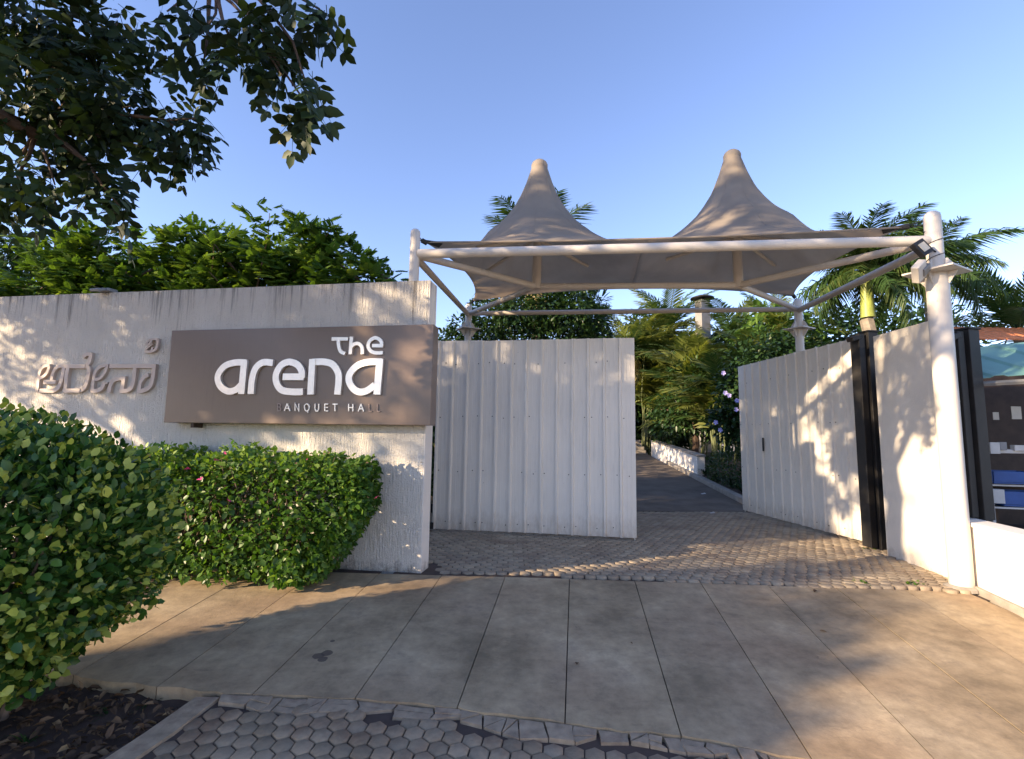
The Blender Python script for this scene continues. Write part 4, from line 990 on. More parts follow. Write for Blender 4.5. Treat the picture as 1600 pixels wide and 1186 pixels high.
def tree(name, label, base, top, clusters, mat, per, scale, template=COMP, n_ind=0, r0=.2, group=None, droop=.4, flat=1.0, limbs=True, seed=1, leaf='leaf', outward=.6):
    t = thing(name, label, 'tree', tuple(base), group)
    mb = MB(); base = Vector(base); top = Vector(top)
    limb(mb, base-Vector((0, 0, .1)), top, r0, r0*.6, .04, 8, seed); mb.build('trunk', M['bark'], t, smooth=True)
    if limbs:
        for k, (c, r) in enumerate(clusters):
            m = MB(); f = .55+.45*rnd.random(); st_ = base.lerp(top, f); limb(m, st_, c, r0*.32, .012, .10, 6, seed+k); m.build('limb', M['bark'], t, smooth=True)
    Rm, T, tt = cluster_leaves(clusters, per, droop, scale, flat, outward)
    scatter(t, leaf, template, Rm, T, tt, mat, n_ind, 'crown')
    return t

# ---- street tree whose branches hang into the top left corner
def at_d(x, y, dist):
    d = ray(x, y); return CP + d*dist
cl = []
for (x, y, r, dd) in ((20, 40, 95, 4.6), (110, 50, 95, 4.4), (185, 40, 60, 4.5), (55, 140, 85, 4.3), (150, 125, 80, 4.2), (215, 165, 70, 4.2), (280, 195, 52, 4.1), (315, 190, 24, 4.0), (130, 200, 80, 4.3), (30, 255, 62, 4.4), (85, 290, 42, 4.3), (165, 275, 55, 4.2), (190, 325, 30, 4.1), (250, 235, 35, 4.1), (15, 310, 26, 4.4),
                      (262, 18, 34, 3.7), (330, 40, 58, 3.7), (400, 42, 62, 3.6), (465, 25, 48, 3.6), (318, 95, 24, 3.7), (370, 90, 42, 3.6), (440, 118, 36, 3.5), (480, 120, 24, 3.5), (470, 160, 16, 3.5), (505, 15, 20, 3.6), (430, 75, 30, 3.6)):
    cl.append((at_d(x, y, dd), r*dd/FPX*.74))
TA = Vector((-6.3, 2.1, -.3)); TAT = Vector((-5.2, 2.5, 4.6))
hid = []
r2 = random.Random(3)
for k in range(15):
    a = r2.uniform(0, 2*math.pi); q = r2.uniform(.3, 3.1)
    c = np.array([-5.6+q*math.cos(a)*1.15, 2.1+q*math.sin(a)*.9, r2.uniform(6.0, 8.2)])
    x, y, d = project(c)
    if d[0] > .3 and -60 < x[0] < 1660 and y[0] > -60: continue
    hid.append((c, r2.uniform(.5, .85)))
ta = thing('street_tree', 'dark leafy tree branches hanging into the top left corner', 'tree', tuple(TA))
mb = MB(); limb(mb, TA, TAT, .26, .17, .03, 8, 4); mb.build('trunk', M['bark'], ta, smooth=True)
main = [(TAT, at_d(60, 205, 4.4)), (TAT+Vector((.1, 0, .3)), Vector(at_d(330, -40, 3.9)))]
m = MB(); limb(m, TAT-Vector((0, 0, .6)), main[0][1], .12, .06, .05, 8, 9); m.build('limb', M['bark'], ta, smooth=True)
m = MB(); limb(m, main[1][0], main[1][1], .11, .04, .08, 8, 12); m.build('limb', M['bark'], ta, smooth=True)
for k, (c, r) in enumerate(cl):
    m = MB(); s_ = Vector(main[0][1] if k < 15 else main[1][1]); limb(m, s_, c, .022, .006, .07, 5, 40+k); m.build('branch', M['bark'], ta, smooth=True)
for k, (c, r) in enumerate(hid):
    m = MB(); limb(m, TAT-Vector((0, 0, .3)), c, .06, .012, .08, 6, 80+k); m.build('limb', M['bark'], ta, smooth=True)
Rm, T, tt = cluster_leaves(cl, 420, .6, (.20, .31), outward=.4); scatter(ta, 'leaf', COMP, Rm, T, tt*.8, M['over'], 300, 'crown')
Rm, T, tt = cluster_leaves(hid, 75, .4, (.25, .4)); scatter(ta, 'leaf', COMP, Rm, T, tt, M['over'], 0, 'outer_crown')

# ---- roadside trees up the sun side, out of the frame, that shade the apron and dapple the walls
def sun_pt(a, s, z):      # a along the light, s across it
    h = SUN_H; return np.array([h.x*a-h.y*s, h.y*a+h.x*s, z])
def side_tree(name, label, a, s, clusters, per, scale=(.4, .65), seed=5, r0=.2, th_=2.6):
    b = sun_pt(a, s, -.35); return tree(name, label, b, sun_pt(a+.2, s, th_), [(sun_pt(a+da, s_, z), r) for da, s_, z, r in clusters], M['over'], per, scale, COMP, 0, r0, 'roadside trees beyond the frame', .3, 1.0, True, seed)
TE = math.tan(SUN_EL)
r3 = random.Random(5); cs = []
# a dense low crown: skyline as seen from the sun follows the shade edge on the slabs
A0 = -13.0
def sky_a(s): return np.interp(s, [2.0, 2.6, 3.36, 4.1, 4.7, 5.15], [0.8, 3.0, 5.3, 5.4, 5.4, 4.0])
for k in range(150):
    s_ = r3.uniform(2.55, 4.85); hi = (sky_a(s_)-A0)*TE - .58; lo = (-.2-A0)*TE-.2
    cs.append((r3.uniform(-.6, .6), s_, r3.uniform(min(lo, hi-.2), hi), .34))
for s_ in np.linspace(2.62, 4.85, 26): cs.append((r3.uniform(-.3, .3), s_, (sky_a(s_)-A0)*TE-.50, .34))
side_tree('roadside_tree', 'dense low roadside tree shading the slabs', A0, 3.6, cs, 330, (.2, .3), 6, .22, 2.4)
cs = []
while len(cs) < 50:
    s_, z_ = r3.uniform(6.2, 9.8), r3.uniform(4.95, 9.2)
    if z_ > 6.2 and s_ > 8.5: continue
    if s_ > 7.6 and z_ < 6.2: z_ -= .85*(6.2-z_)/1.25
    cs.append((r3.uniform(-1.0, 1.0), s_, z_, r3.uniform(.45, .75)))
cs += [(r3.uniform(-.8, .8), r3.uniform(6.3, 7.6), r3.uniform(8.0, 9.6), .6) for k in range(9)]+[(r3.uniform(-.8, .8), r3.uniform(4.9, 6.2), r3.uniform(8.8, 10.3), .6) for k in range(6)]
cs += [(r3.uniform(-.8, .8), r3.uniform(7.7, 9.0), r3.uniform(4.0, 5.4), .5) for k in range(8)]
side_tree('roadside_tree', 'loose roadside tree dappling the left wall', -9.5, 7.8, cs, 120, (.24, .36), 7, .2, 5.0)
cs = [(r3.uniform(-1.2, 1.2), r3.uniform(3.7, 5.9), r3.uniform(5.6, 7.6), r3.uniform(.35, .6)) for k in range(12)]
side_tree('roadside_tree', 'tall thin roadside tree dappling the right gate', -17, 4.8, cs, 55, (.3, .45), 8, .14, 5.0)

# ---- feathery trees above the left wall
def feather_tree(label, base, crown, n_br, seed, n_ind):
    r = random.Random(seed); t = thing('feathery_tree', label, 'tree', tuple(base), 'feathery trees behind the left wall')
    mb = MB(); top = Vector((crown[0], crown[1], 3.0)); limb(mb, Vector(base), top, .13, .09, .03, 6, seed); mb.build('trunk', M['bark'], t, smooth=True)
    Ts, Ds, Ns, Ss = [], [], [], []
    for k in range(n_br):
        x0, x1, zf = crown[3], crown[4], crown[5]
        tx = r.uniform(x0, x1); ty = crown[1]+r.uniform(-.9, 1.6); hi = zf(tx); tz = r.uniform(3.0, hi) if r.random() < .72 else hi-r.uniform(0, .12)
        tip = Vector((tx, ty, tz)); m = MB(); st_ = Vector((tx+r.choice((-1, 1, 1))*r.uniform(.5, 1.5), top.y+.3, 2.9+r.uniform(.2, .75)*(tz-2.9)))
        if k % 3 == 0:
            limb(m, st_, tip, .022, .005, .06, 5, seed*50+k); m.build('limb', M['twig'], t)
        dv = (tip-st_).normalized()
        for i in range(34):
            f = .30+.70*i/33; p = st_.lerp(tip, f)+Vector((r.gauss(0, .07), r.gauss(0, .07), r.gauss(0, .04)))
            side = Vector((r.uniform(-1, 1), r.uniform(-1, .6), r.uniform(-.1, .5))); d = (dv*.45+side*.9); d.normalize()
            Ts.append(p); Ds.append(d); Ns.append((r.uniform(-.25, .25), r.uniform(-.5, .1), 1)); Ss.append(r.uniform(.15, .25))
    Ts = np.array([tuple(p) for p in Ts]); tt = np.clip(rng.normal(.5, .2, len(Ts)), 0, 1)
    scatter(t, 'leaf', FEATHER, frames(np.array([tuple(d) for d in Ds]), np.array(Ns), Ss), Ts, tt, M['spray'], n_ind, 'crown', score=project(Ts)[2])
def crown_top(Y):
    pxs = [(-60, 400), (0, 385), (60, 378), (100, 352), (180, 352), (230, 368), (290, 362), (350, 350), (400, 345), (440, 336), (505, 334), (550, 362), (575, 395), (592, 436)]
    P = [at_y(x, y+16, Y) for x, y in pxs]; X = [p[0] for p in P]; Z = [p[2] for p in P]
    return lambda x: float(np.interp(x, X, Z, left=Z[0], right=3.2))
Y1 = 8.6; f1_ = crown_top(Y1); xr = at_y(575, 420, Y1)[0]
feather_tree('feathery green tree above the wall nearest the canopy post', (-3.6, Y1+.2, 0), (-3.6, Y1, 3, -5.6, xr, f1_), 150, 21, 130)
feather_tree('feathery green tree in the middle above the left wall', (-6.6, Y1+.4, 0), (-6.6, Y1+.2, 3, -8.4, -5.0, f1_), 130, 22, 100)
feather_tree('feathery bright green tree at the far left above the wall', (-9.6, Y1+.3, 0), (-9.6, Y1+.4, 3, -12.0, -7.8, f1_), 130, 23, 70)
cl = [(at_y(x, y, 14), r) for x, y, r in ((10, 400, .7), (50, 390, .6), (-20, 330, .5), (60, 410, .8), (110, 400, .6), (-40, 380, .9), (20, 430, 1.0))]
tree('far_tree', 'dark fine-leaved tree far behind the wall at the left edge', (-15, 14, 0), (-14.5, 14, 4), cl, M['ficus'], 120, (.25, .4), FEATHER, 0, .18, None, .2)

# ---- rounded bush in the left foreground
def shell_leaves(n, shape, inner=.82):
    d = rand_dirs(n); rad = inner+(1-inner)*rng.random(n)**.6; return d, rad
bc = at_y(-18, 872, 3.45); br = np.array([1.08, .92, .95])
bt = thing('rounded_bush', 'rounded clipped bush with glossy yellow-green leaves in the left foreground', 'bush', (bc[0], bc[1], ground_z(0, bc[1])))
mb = MB()
for k in range(16):
    d = rand_dirs(1)[0]; d[2] = abs(d[2])*.7; limb(mb, (bc[0]+rnd.uniform(-.15, .15), bc[1]+rnd.uniform(-.15, .15), -.32), bc+d*br*.85, .03, .006, .06, 5, 300+k)
mb.build('stems', M['twig'], bt)
n = 27000; d, rad = shell_leaves(n, br, .45)
lump = 1+.05*np.sin(d[:, 0]*7+1)*np.sin(d[:, 1]*6)+.05*np.sin(d[:, 2]*9+d[:, 0]*5)+.025*np.sin(d[:, 0]*23+d[:, 2]*17)+np.where(rng.random(n) < .03, rng.random(n)*.10, 0)
low = np.where(d[:, 2] < 0, 1-.40*np.abs(d[:, 2])**1.3, 1.0); T = bc+d*br*(rad*lump)[:, None]*np.stack([low, low, np.ones(n)], 1); keep = T[:, 2] > -.06; T, d, rad = T[keep], d[keep], rad[keep]
di = d*.55+rand_dirs(len(T))*.6; di[:, 2] += .35; nn = d*.5+rand_dirs(len(T))*.4; nn[:, 2] += .5
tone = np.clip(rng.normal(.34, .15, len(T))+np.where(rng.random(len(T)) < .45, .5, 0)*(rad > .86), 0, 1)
facing = ((CP-bc)/np.linalg.norm(CP-bc)*d).sum(1)
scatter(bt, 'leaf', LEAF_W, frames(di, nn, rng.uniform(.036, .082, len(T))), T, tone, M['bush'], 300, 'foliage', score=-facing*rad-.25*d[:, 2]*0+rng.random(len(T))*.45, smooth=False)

# ---- bougainvillea hedge against the wall
ht = thing('flowering_hedge', 'clipped bougainvillea hedge with a few magenta flowers against the left wall', 'hedge', (-3.0, 5.75, 0))
n = 27000
u = rng.random(n)*2-1; v = rng.random(n)*2-1; w = rng.random(n)*2-1
P = np.stack([u, v, w], 1); q = (np.abs(P)**7).sum(1)**(1/7); P = P/q[:, None]; rad = .45+.55*rng.random(n)**.5
hx0, hx1 = -5.2, at_y(592, 760, 5.95)[0]
cx, rx_ = (hx0+hx1)/2, (hx1-hx0)/2
lump = 1+.06*np.sin(P[:, 0]*13)+.06*np.sin(P[:, 2]*6+P[:, 0]*9)+.05*np.sin(P[:, 0]*31+P[:, 2]*11)+np.where(rng.random(n) < .035, rng.random(n)*.16, 0)
Tx = cx+P[:, 0]*rx_*np.where(P[:, 0] > 0, rad*0+1-(1-rad)*.3, rad); Tz = .66+P[:, 2]*.70*rad*lump
slant = np.clip((.8-Tz)/.9, 0, 1)*.55*np.clip((P[:, 0]-.5)*2, 0, 1)
Tx = Tx-slant
Ty = 5.86+.167*(-(Tx+2.0))*.9+P[:, 1]*.46*rad*lump-.05
T = np.stack([Tx, Ty, Tz], 1); keep = (T[:, 2] > .02); T, P, rad = T[keep], P[keep], rad[keep]
behind = np.dot(T-W0, WN) < .02; T, P, rad = T[~behind], P[~behind], rad[~behind]
di = P*.5+rand_dirs(len(T))*.7; di[:, 2] -= .05; nn = P*.5+rand_dirs(len(T))*.5; nn[:, 2] += .6
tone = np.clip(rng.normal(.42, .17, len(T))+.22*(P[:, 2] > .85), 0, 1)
thin = rng.random(len(T)) > .15*(np.sin(T[:, 0]*6+T[:, 2]*4)*np.sin(T[:, 2]*7-T[:, 0]*3) > .25)
T, P, rad, di, nn, tone = [a[thin] for a in (T, P, rad, di, nn, tone)]
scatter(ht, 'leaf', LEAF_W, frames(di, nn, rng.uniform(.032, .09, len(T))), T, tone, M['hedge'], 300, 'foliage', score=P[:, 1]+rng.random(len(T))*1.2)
dl = rng.choice(len(T), 420, replace=False)
scatter(ht, 'dead_leaf', leaf_t(.3, .16, curl=.25), frames(di[dl], nn[dl], rng.uniform(.03, .06, 420)), T[dl]+P[dl]*.015, rng.random(420), M['dry'], 0, 'dead_leaves')
mb = MB()
for k in range(130):
    x = rnd.uniform(hx0+.4, hx1-.85); a = (x+rnd.uniform(-.2, .2), 5.9-.15*(x+2), .0); b = (x+rnd.uniform(-.5, .5), 5.50-.15*(x+2)+rnd.uniform(-.14, .35), rnd.uniform(.25, 1.36)); limb(mb, a, b, .013, .004, .12, 5, 500+k)
mb.build('stems', M['twig'], ht)
FL = [(230, 713), (293, 733), (313, 749), (358, 783), (350, 709), (337, 719), (352, 718), (478, 720), (588, 778), (215, 707)]
fv = []; ff = []
for k in range(3):
    lv, lf = leaf_t(.42, .12); a = 2*math.pi*k/3; o_ = len(fv)
    fv += [(x*math.cos(a)-y*math.sin(a), x*math.sin(a)+y*math.cos(a), z+.25*y) for x, y, z in lv]; ff += [tuple(i+o_ for i in f) for f in lf]
for (x, y) in FL:
    Yh = 5.33-.15*(-2.6+2) if y > 730 else 5.55
    p = at_y(x, y, Yh); m = MB(); R_ = Matrix.Rotation(rnd.uniform(0, 6), 3, 'Z') @ Matrix.Rotation(.6, 3, 'X')
    m.add([Vector(p)+R_ @ Vector(q)*.035 for q in fv], ff).build('flower', M['pink'], ht)

# ---- palms
def frond_mesh(L, nl=34, arch=.55, drop=.35, ll=.34, w=.022, vshape=.35, plume=.12):
    """one pinnate frond along +Y, arching in +Z then down"""
    pts = []
    for i in range(13):
        t = i/12; pts.append((0, L*(t-.12*arch*t*t), L*(arch*.5*t-arch*.95*t*t)))
    V, F = [], []
    mb = MB(); mb.tube(pts, [.016*L*.6*(1-.85*i/12)+.002 for i in range(13)], 5); V += mb.v; F += mb.f
    P = np.array(pts)
    for s in (-1, 1):
        for k in range(nl):
            t = .14+.86*k/(nl-1); f = t*12; i = min(int(f), 11); p = P[i]+(P[i+1]-P[i])*(f-i); tg = P[min(i+1, 12)]-P[i]; tg /= np.linalg.norm(tg)
            l_ = L*ll*(math.sin(math.pi*(.12+.80*t))**.7)*rnd.uniform(.85, 1.1); fw = .55+.5*t
            d = np.array([s*1.0, 0, 0])+tg*fw+np.array([0, 0, vshape-.1*t+rnd.gauss(0, plume)]); d /= np.linalg.norm(d)
            m_ = p+d*l_*.55; e_ = p+d*l_+np.array([0, 0, -drop*l_]); m_[2] -= drop*l_*.22
            wv = tg*w*L; o_ = len(V)
            V += [tuple(p-wv*.3), tuple(p+wv*.3), tuple(m_+wv*.5), tuple(m_-wv*.5), tuple(e_)]
            F += [(o_, o_+1, o_+2, o_+3), (o_+3, o_+2, o_+4)]
    return V, F
def make_variants(name, mats, **kw):
    out = []
    for k in range(3):
        V, F = frond_mesh(1.0, **kw); fl = np.concatenate([np.array(f) for f in F]); ln = np.array([len(f) for f in F]); st_ = np.concatenate([[0], np.cumsum(ln)[:-1]])
        for mm, tn in mats: out.append(raw_mesh(name, V, fl, st_, np.clip(rng.normal(tn, .12, len(V)), 0, 1), mm))
    return out
FR_ROYAL = make_variants('frond', [(M['palm'], .45), (M['palm'], .6)], nl=62, arch=.75, drop=.8, ll=.27, w=.022, vshape=.2, plume=.45)
FR_COCO = make_variants('frond', [(M['palm'], .5), (M['palm_yellow'], .3)], nl=28, arch=.45, drop=.35, ll=.26, w=.032)
FR_ARECA = make_variants('frond', [(M['palm'], .5), (M['palm'], .75), (M['palm_yellow'], .35)], nl=22, arch=.8, drop=.45, ll=.34, w=.052, vshape=.35, plume=.2)
FR_DEAD = make_variants('frond', [(M['palm_yellow'], .95)], nl=22, arch=.9, drop=.7, ll=.28, w=.02)
def add_frond(parent, meshes, p, az, el, L, roll=0.0):
    me = rnd.choice(meshes); o = bpy.data.objects.new('frond', me); COL.objects.link(o); o.parent = parent
    org = Vector(parent['_org'])
    R_ = Matrix.Rotation(az-math.pi/2, 4, 'Z') @ Matrix.Rotation(el, 4, 'X') @ Matrix.Rotation(roll, 4, 'Y')
    o.matrix_local = Matrix.Translation(Vector(p)-org) @ R_ @ Matrix.Scale(L, 4)
def palm(name, label, x, y, z_base, z_crown, n, L, meshes, tr=.13, shaft=0.0, lean=(0, 0), els=(-.35, 1.25), dead=0, group=None):
    t = thing(name, label, 'palm', (x, y, z_base), group); top = Vector((x+lean[0], y+lean[1], z_crown-shaft))
    m = MB(); limb(m, (x, y, z_base-.1), top, tr*1.15, tr, .01, 10, int(x*10)); m.build('trunk', M['palm_trunk'], t, smooth=True)
    if shaft: MB().tube([top, top+Vector((0, 0, shaft*.5)), top+Vector((0, 0, shaft))], [tr*1.05, tr*.9, tr*.5], 12).build('crownshaft', M['crownshaft'], t, smooth=True)
    top = top+Vector((0, 0, shaft))
    for k in range(n):
        add_frond(t, meshes, top+Vector((0, 0, rnd.uniform(-.1, .05))), k*2.399+rnd.uniform(-.25, .25), els[0]+(els[1]-els[0])*((k+.5)/n)+rnd.uniform(-.12, .12), L*rnd.uniform(.8, 1.1), rnd.uniform(-.3, .3))
    for k in range(dead): add_frond(t, FR_DEAD, top-Vector((0, 0, .15)), rnd.uniform(0, 6.28), -1.2+rnd.uniform(-.15, .25), L*.75)
    return t
def px_palm(name, label, x, y, Y, n, Lpx, meshes, **kw):
    p = at_y(x, y, Y); return palm(name, label, p[0], Y, ground_z(0, min(Y, 24))-.1, p[2], n, Lpx*Y/FPX, meshes, **kw)
px_palm('royal_palm', 'palm whose crown shows behind the left peak of the canopy', 838, 418, 14.5, 28, 122, FR_ROYAL, shaft=.8, tr=.13, dead=4)
px_palm('royal_palm', 'tall green palm with yellow-green shaft behind the right gate leaf', 1352, 424, 13.5, 34, 124, FR_ROYAL, shaft=1.3, tr=.17, els=(-.6, 1.3))
px_palm('royal_palm', 'palm whose crown shows just behind the white pole', 1448, 420, 16.0, 26, 112, FR_ROYAL, shaft=1.0, tr=.15, els=(-.5, 1.2))
px_palm('coconut_palm', 'coconut palm with long fronds at the right edge above the tiled roof', 1590, 520, 17.0, 20, 150, FR_COCO, tr=.16, els=(-.2, 1.3))
px_palm('coconut_palm', 'coconut palm with pale fronds above the middle of the gate opening', 1045, 520, 27.0, 18, 105, FR_COCO, tr=.15, els=(-.2, 1.3))
px_palm('coconut_palm', 'coconut palm with pale fronds just right of the duct', 1150, 535, 25.0, 18, 95, FR_COCO, tr=.15, els=(-.2, 1.35))
px_palm('coconut_palm', 'small coconut palm above the free end of the left gate leaf', 985, 545, 24.0, 14, 80, FR_COCO, tr=.13, els=(-.5, 1.2), dead=3)
px_palm('coconut_palm', 'coconut palm between the canopy and the right gate leaf', 1215, 520, 21.0, 18, 95, FR_COCO, tr=.14, els=(-.4, 1.3))
def areca(label, x, y, n_st, h, L, seed, n_fr=6):
    r = random.Random(seed); z0 = ground_z(0, min(y, 24)); t = thing('areca_palm', label, 'palm', (x, y, z0), 'clumps of cane palms beside the drive')
    for s in range(n_st):
        a = r.uniform(0, 6.28); q = r.uniform(.05, .5); hh = h*r.uniform(.25, 1.0); lean = r.uniform(.1, .4)
        tip = Vector((x+math.cos(a)*(q+lean*hh*.4), y+math.sin(a)*(q+lean*hh*.4), z0+hh)); m = MB(); limb(m, (x+math.cos(a)*q, y+math.sin(a)*q, z0-.05), tip, .035, .025, .03, 5, seed*31+s); m.build('cane', M['cane'], t, smooth=True)
        for k in range(n_fr): add_frond(t, FR_ARECA, tip, a+k*2.4+r.uniform(-.3, .3), r.uniform(.45, 1.4), L*r.uniform(.75, 1.1), r.uniform(-.5, .5))
for (lab, x, y, ns, h, L, sd) in (('large cane palm clump over the top of the drive', 6.5, 25.5, 14, 5.2, 2.4, 1), ('cane palm clump with sunlit fronds right of the drive', 7.9, 21.5, 14, 4.4, 2.2, 2),
                                  ('cane palm clump behind the low white wall', 7.6, 18.6, 10, 3.2, 1.8, 3), ('cane palm clump behind the flowering vine', 9.6, 19.5, 12, 4.2, 2.0, 4), ('cane palm clump left of the steps', 3.6, 27.0, 12, 4.6, 2.3, 5)):
    areca(lab, x, y, ns, h, L, sd)

# ---- broad-leaved trees and shrubs behind the gate
def blob_tree(name, label, Y, blobs, mat, per, scale, base_px, template=LEAF, cat_group=None, n_ind=0):
    cl = [(at_y(x, y, Y+dy), r*Y/FPX) for x, y, r, dy in blobs]; b = at_y(base_px, 700, Y); zb0 = ground_z(0, min(Y, 24))-.1
    return tree(name, label, (b[0], Y, zb0), (b[0], Y, zb0+2.4), cl, mat, per, scale, template, n_ind, .16, cat_group, .25)
blob_tree('ficus_tree', 'dense dark round-headed tree behind the left gate leaf', 12.5, [(725, 520, 32, 0), (765, 500, 42, .3), (805, 490, 45, 0), (850, 485, 48, .2), (895, 490, 45, 0), (928, 500, 30, .1), (780, 540, 50, 0), (850, 540, 55, 0), (915, 540, 45, 0), (700, 540, 30, 0), (870, 470, 30, .4)], M['ficus'], 2300, (.09, .15), 830)
blob_tree('spiky_tree', 'dark narrow-leaved tree right of the round-headed tree', 14.0, [(925, 478, 26, 0), (915, 510, 32, 0), (935, 505, 26, 0), (905, 465, 18, 0)], M['ficus'], 1100, (.2, .34), 925, leaf_t(.09, .03))
blob_tree('backdrop_tree', 'dark broad tree closing the view at the end of the drive', 29.0, [(980, 600, 60, 0), (1040, 590, 70, 0), (1100, 590, 70, 0), (1020, 660, 60, 0), (1080, 660, 60, 0), (1150, 570, 60, 0), (960, 650, 50, 0), (1000, 540, 50, 0)], M['ficus'], 420, (.28, .45), 1030)
blob_tree('backdrop_tree', 'dark broad tree behind the right gate leaf and tall palm', 24.0, [(1230, 545, 60, 0), (1290, 535, 60, 0), (1350, 530, 60, 0), (1410, 545, 60, 0), (1190, 600, 60, 0), (1170, 530, 40, 0), (1460, 530, 60, 0)], M['ficus'], 420, (.22, .36), 1300)
blob_tree('backdrop_tree', 'fine-leaved tree behind the right end of the canopy', 20.0, [(1200, 500, 30, 0), (1230, 515, 36, 0), (1180, 530, 36, 0), (1260, 520, 30, 0)], M['spray'], 160, (.25, .36), 1225, FEATHER)
vt = blob_tree('flowering_vine', 'dark climbing shrub dotted with lilac flowers beside the right gate leaf', 13.8, [(1150, 600, 34, 0), (1165, 570, 36, .2), (1200, 555, 40, .2), (1235, 548, 38, .4), (1145, 640, 34, 0), (1150, 675, 30, 0), (1185, 610, 50, .2), (1190, 660, 50, .2), (1230, 600, 50, .3), (1270, 560, 40, .5), (1128, 655, 20, 0)], M['ficus'], 1500, (.10, .17), 1180, LEAF_W)
blob_tree('undergrowth_shrub', 'dark undergrowth below the cane palms by the low white wall', 20.5, [(1060, 640, 40, 0), (1100, 640, 45, 0), (1040, 670, 25, 1.0), (1085, 600, 45, .5), (1120, 600, 45, 0), (1130, 655, 45, 0), (1030, 640, 25, 2.5)], M['ficus'], 700, (.14, .24), 1090)
blob_tree('undergrowth_shrub', 'dark undergrowth behind the steps at the end of the drive', 27.5, [(985, 650, 40, 0), (1010, 665, 35, 0), (990, 600, 45, 0), (1030, 620, 45, 0), (1040, 670, 35, 0), (960, 670, 35, 0)], M['ficus'], 500, (.2, .3), 1000)
vt['category'] = 'shrub'
for (x, y) in ((1133, 614), (1139, 618), (1151, 626), (1125, 672), (1118, 660), (1130, 583), (1150, 640)):
    p = at_y(x, y, 13.25); m = MB(); R_ = Matrix.Rotation(rnd.uniform(0, 6), 3, 'Y')
    for k in range(5):
        a = 2*math.pi*k/5; d = R_ @ Vector((math.cos(a), -.3, math.sin(a))); e_ = R_ @ Vector((-math.sin(a), 0, math.cos(a))); c0 = Vector(p)
        m.add([c0, c0+d*.05+e_*.028, c0+d*.065, c0+d*.05-e_*.028], [(0, 1, 2), (0, 2, 3)])
    m.build('flower', M['lilac'], vt)
# hedge added left of the drive, mostly hidden, to shade the low white wall
th2 = thing('shade_hedge', 'tall hedge added behind the left gate leaf to shade the drive and low white wall', 'hedge', (-2.4, 17, 0))
n = 16000; P = rng.random((n, 3))*2-1; q = (np.abs(P)**6).sum(1)**(1/6); P = P/q[:, None]; rad = .72+.28*rng.random(n)
T = np.array([-2.5, 18.0, 1.95])+P*np.array([.75, 7.0, 2.0])*rad[:, None]; T[:, 2] = T[:, 2]*(1+np.maximum(0, T[:, 1]-12)*.028)+np.maximum(0, T[:, 1]-13)*.03; di = P*.4+rand_dirs(n)*.6; nn = P*.6+rand_dirs(n)*.4
scatter(th2, 'leaf', LEAF_W, frames(di, nn, rng.uniform(.12, .2, n)), T, np.clip(rng.normal(.5, .2, n), 0, 1), M['ficus'], 0, 'foliage')
mb = MB(); [limb(mb, (-2.5, 11.6+k*.7, -.1), (-2.5+rnd.uniform(-.3, .3), 11.6+k*.7, 3.2), .04, .015, .03, 4, 1200+k) for k in range(19)]; mb.build('stems', M['twig'], th2)
# clipped hedge by the kerb
tg = thing('clipped_hedge', 'clipped dark hedge between the kerb and the right gate leaf', 'hedge', (7.0, 14.6, .2))
n = 5200; P = rng.random((n, 3))*2-1; q = (np.abs(P)**5).sum(1)**.2; P = P/q[:, None]; rad = .8+.2*rng.random(n)
T = np.array([7.05, 14.9, .68])+P*np.array([1.05, 1.3, .55])*rad[:, None]; di = P*.5+rand_dirs(n)*.6; nn = P*.6+rand_dirs(n)*.4
scatter(tg, 'leaf', LEAF_W, frames(di, nn, rng.uniform(.05, .085, n)), T, np.clip(rng.normal(.5, .2, n), 0, 1), M['ficus'], 0, 'foliage')
mb = MB(); [limb(mb, (7+rnd.uniform(-.8, .8), 14.9+rnd.uniform(-1, 1), .1), (7+rnd.uniform(-.9, .9), 14.9+rnd.uniform(-1.1, 1.1), 1.0), .02, .006, .05, 4, 900+k) for k in range(24)]; mb.build('stems', M['twig'], tg)
# strap-leaved plants along the kerb
for k, (x, y) in enumerate(((1083, 741), (1105, 752), (1128, 764), (1148, 774))):
    Y = (16.6, 15.3, 14.2, 13.4)[k]; p = at_y(x, y, Y); z0 = ground_z(0, Y)+.1; X = 5.95+.075*(Y-12)
    t = thing('strap_plant', ('strap-leaved plant farthest up the kerb by the white wall', 'strap-leaved plant second from the white wall on the kerb', 'strap-leaved plant third from the white wall on the kerb', 'strap-leaved plant on the kerb nearest the right gate leaf')[k], 'plant', (X, Y, z0), 'strap plants along the kerb')
    for j in range(26):
        a = rnd.uniform(0, 6.28); L = rnd.uniform(.35, .65); h = rnd.uniform(.15, .5); V_ = []
        for i in range(5):
            f = i/4; c0 = Vector((X+math.cos(a)*L*f, Y+math.sin(a)*L*f, z0+h*(2*f-1.6*f*f))); s_ = Vector((-math.sin(a), math.cos(a), 0))*.022*(1-f*.9); V_ += [c0-s_, c0+s_]
        o = MB().add(V_, [(2*i, 2*i+1, 2*i+3, 2*i+2) for i in range(4)]).build('leaf', M['ficus'], t)

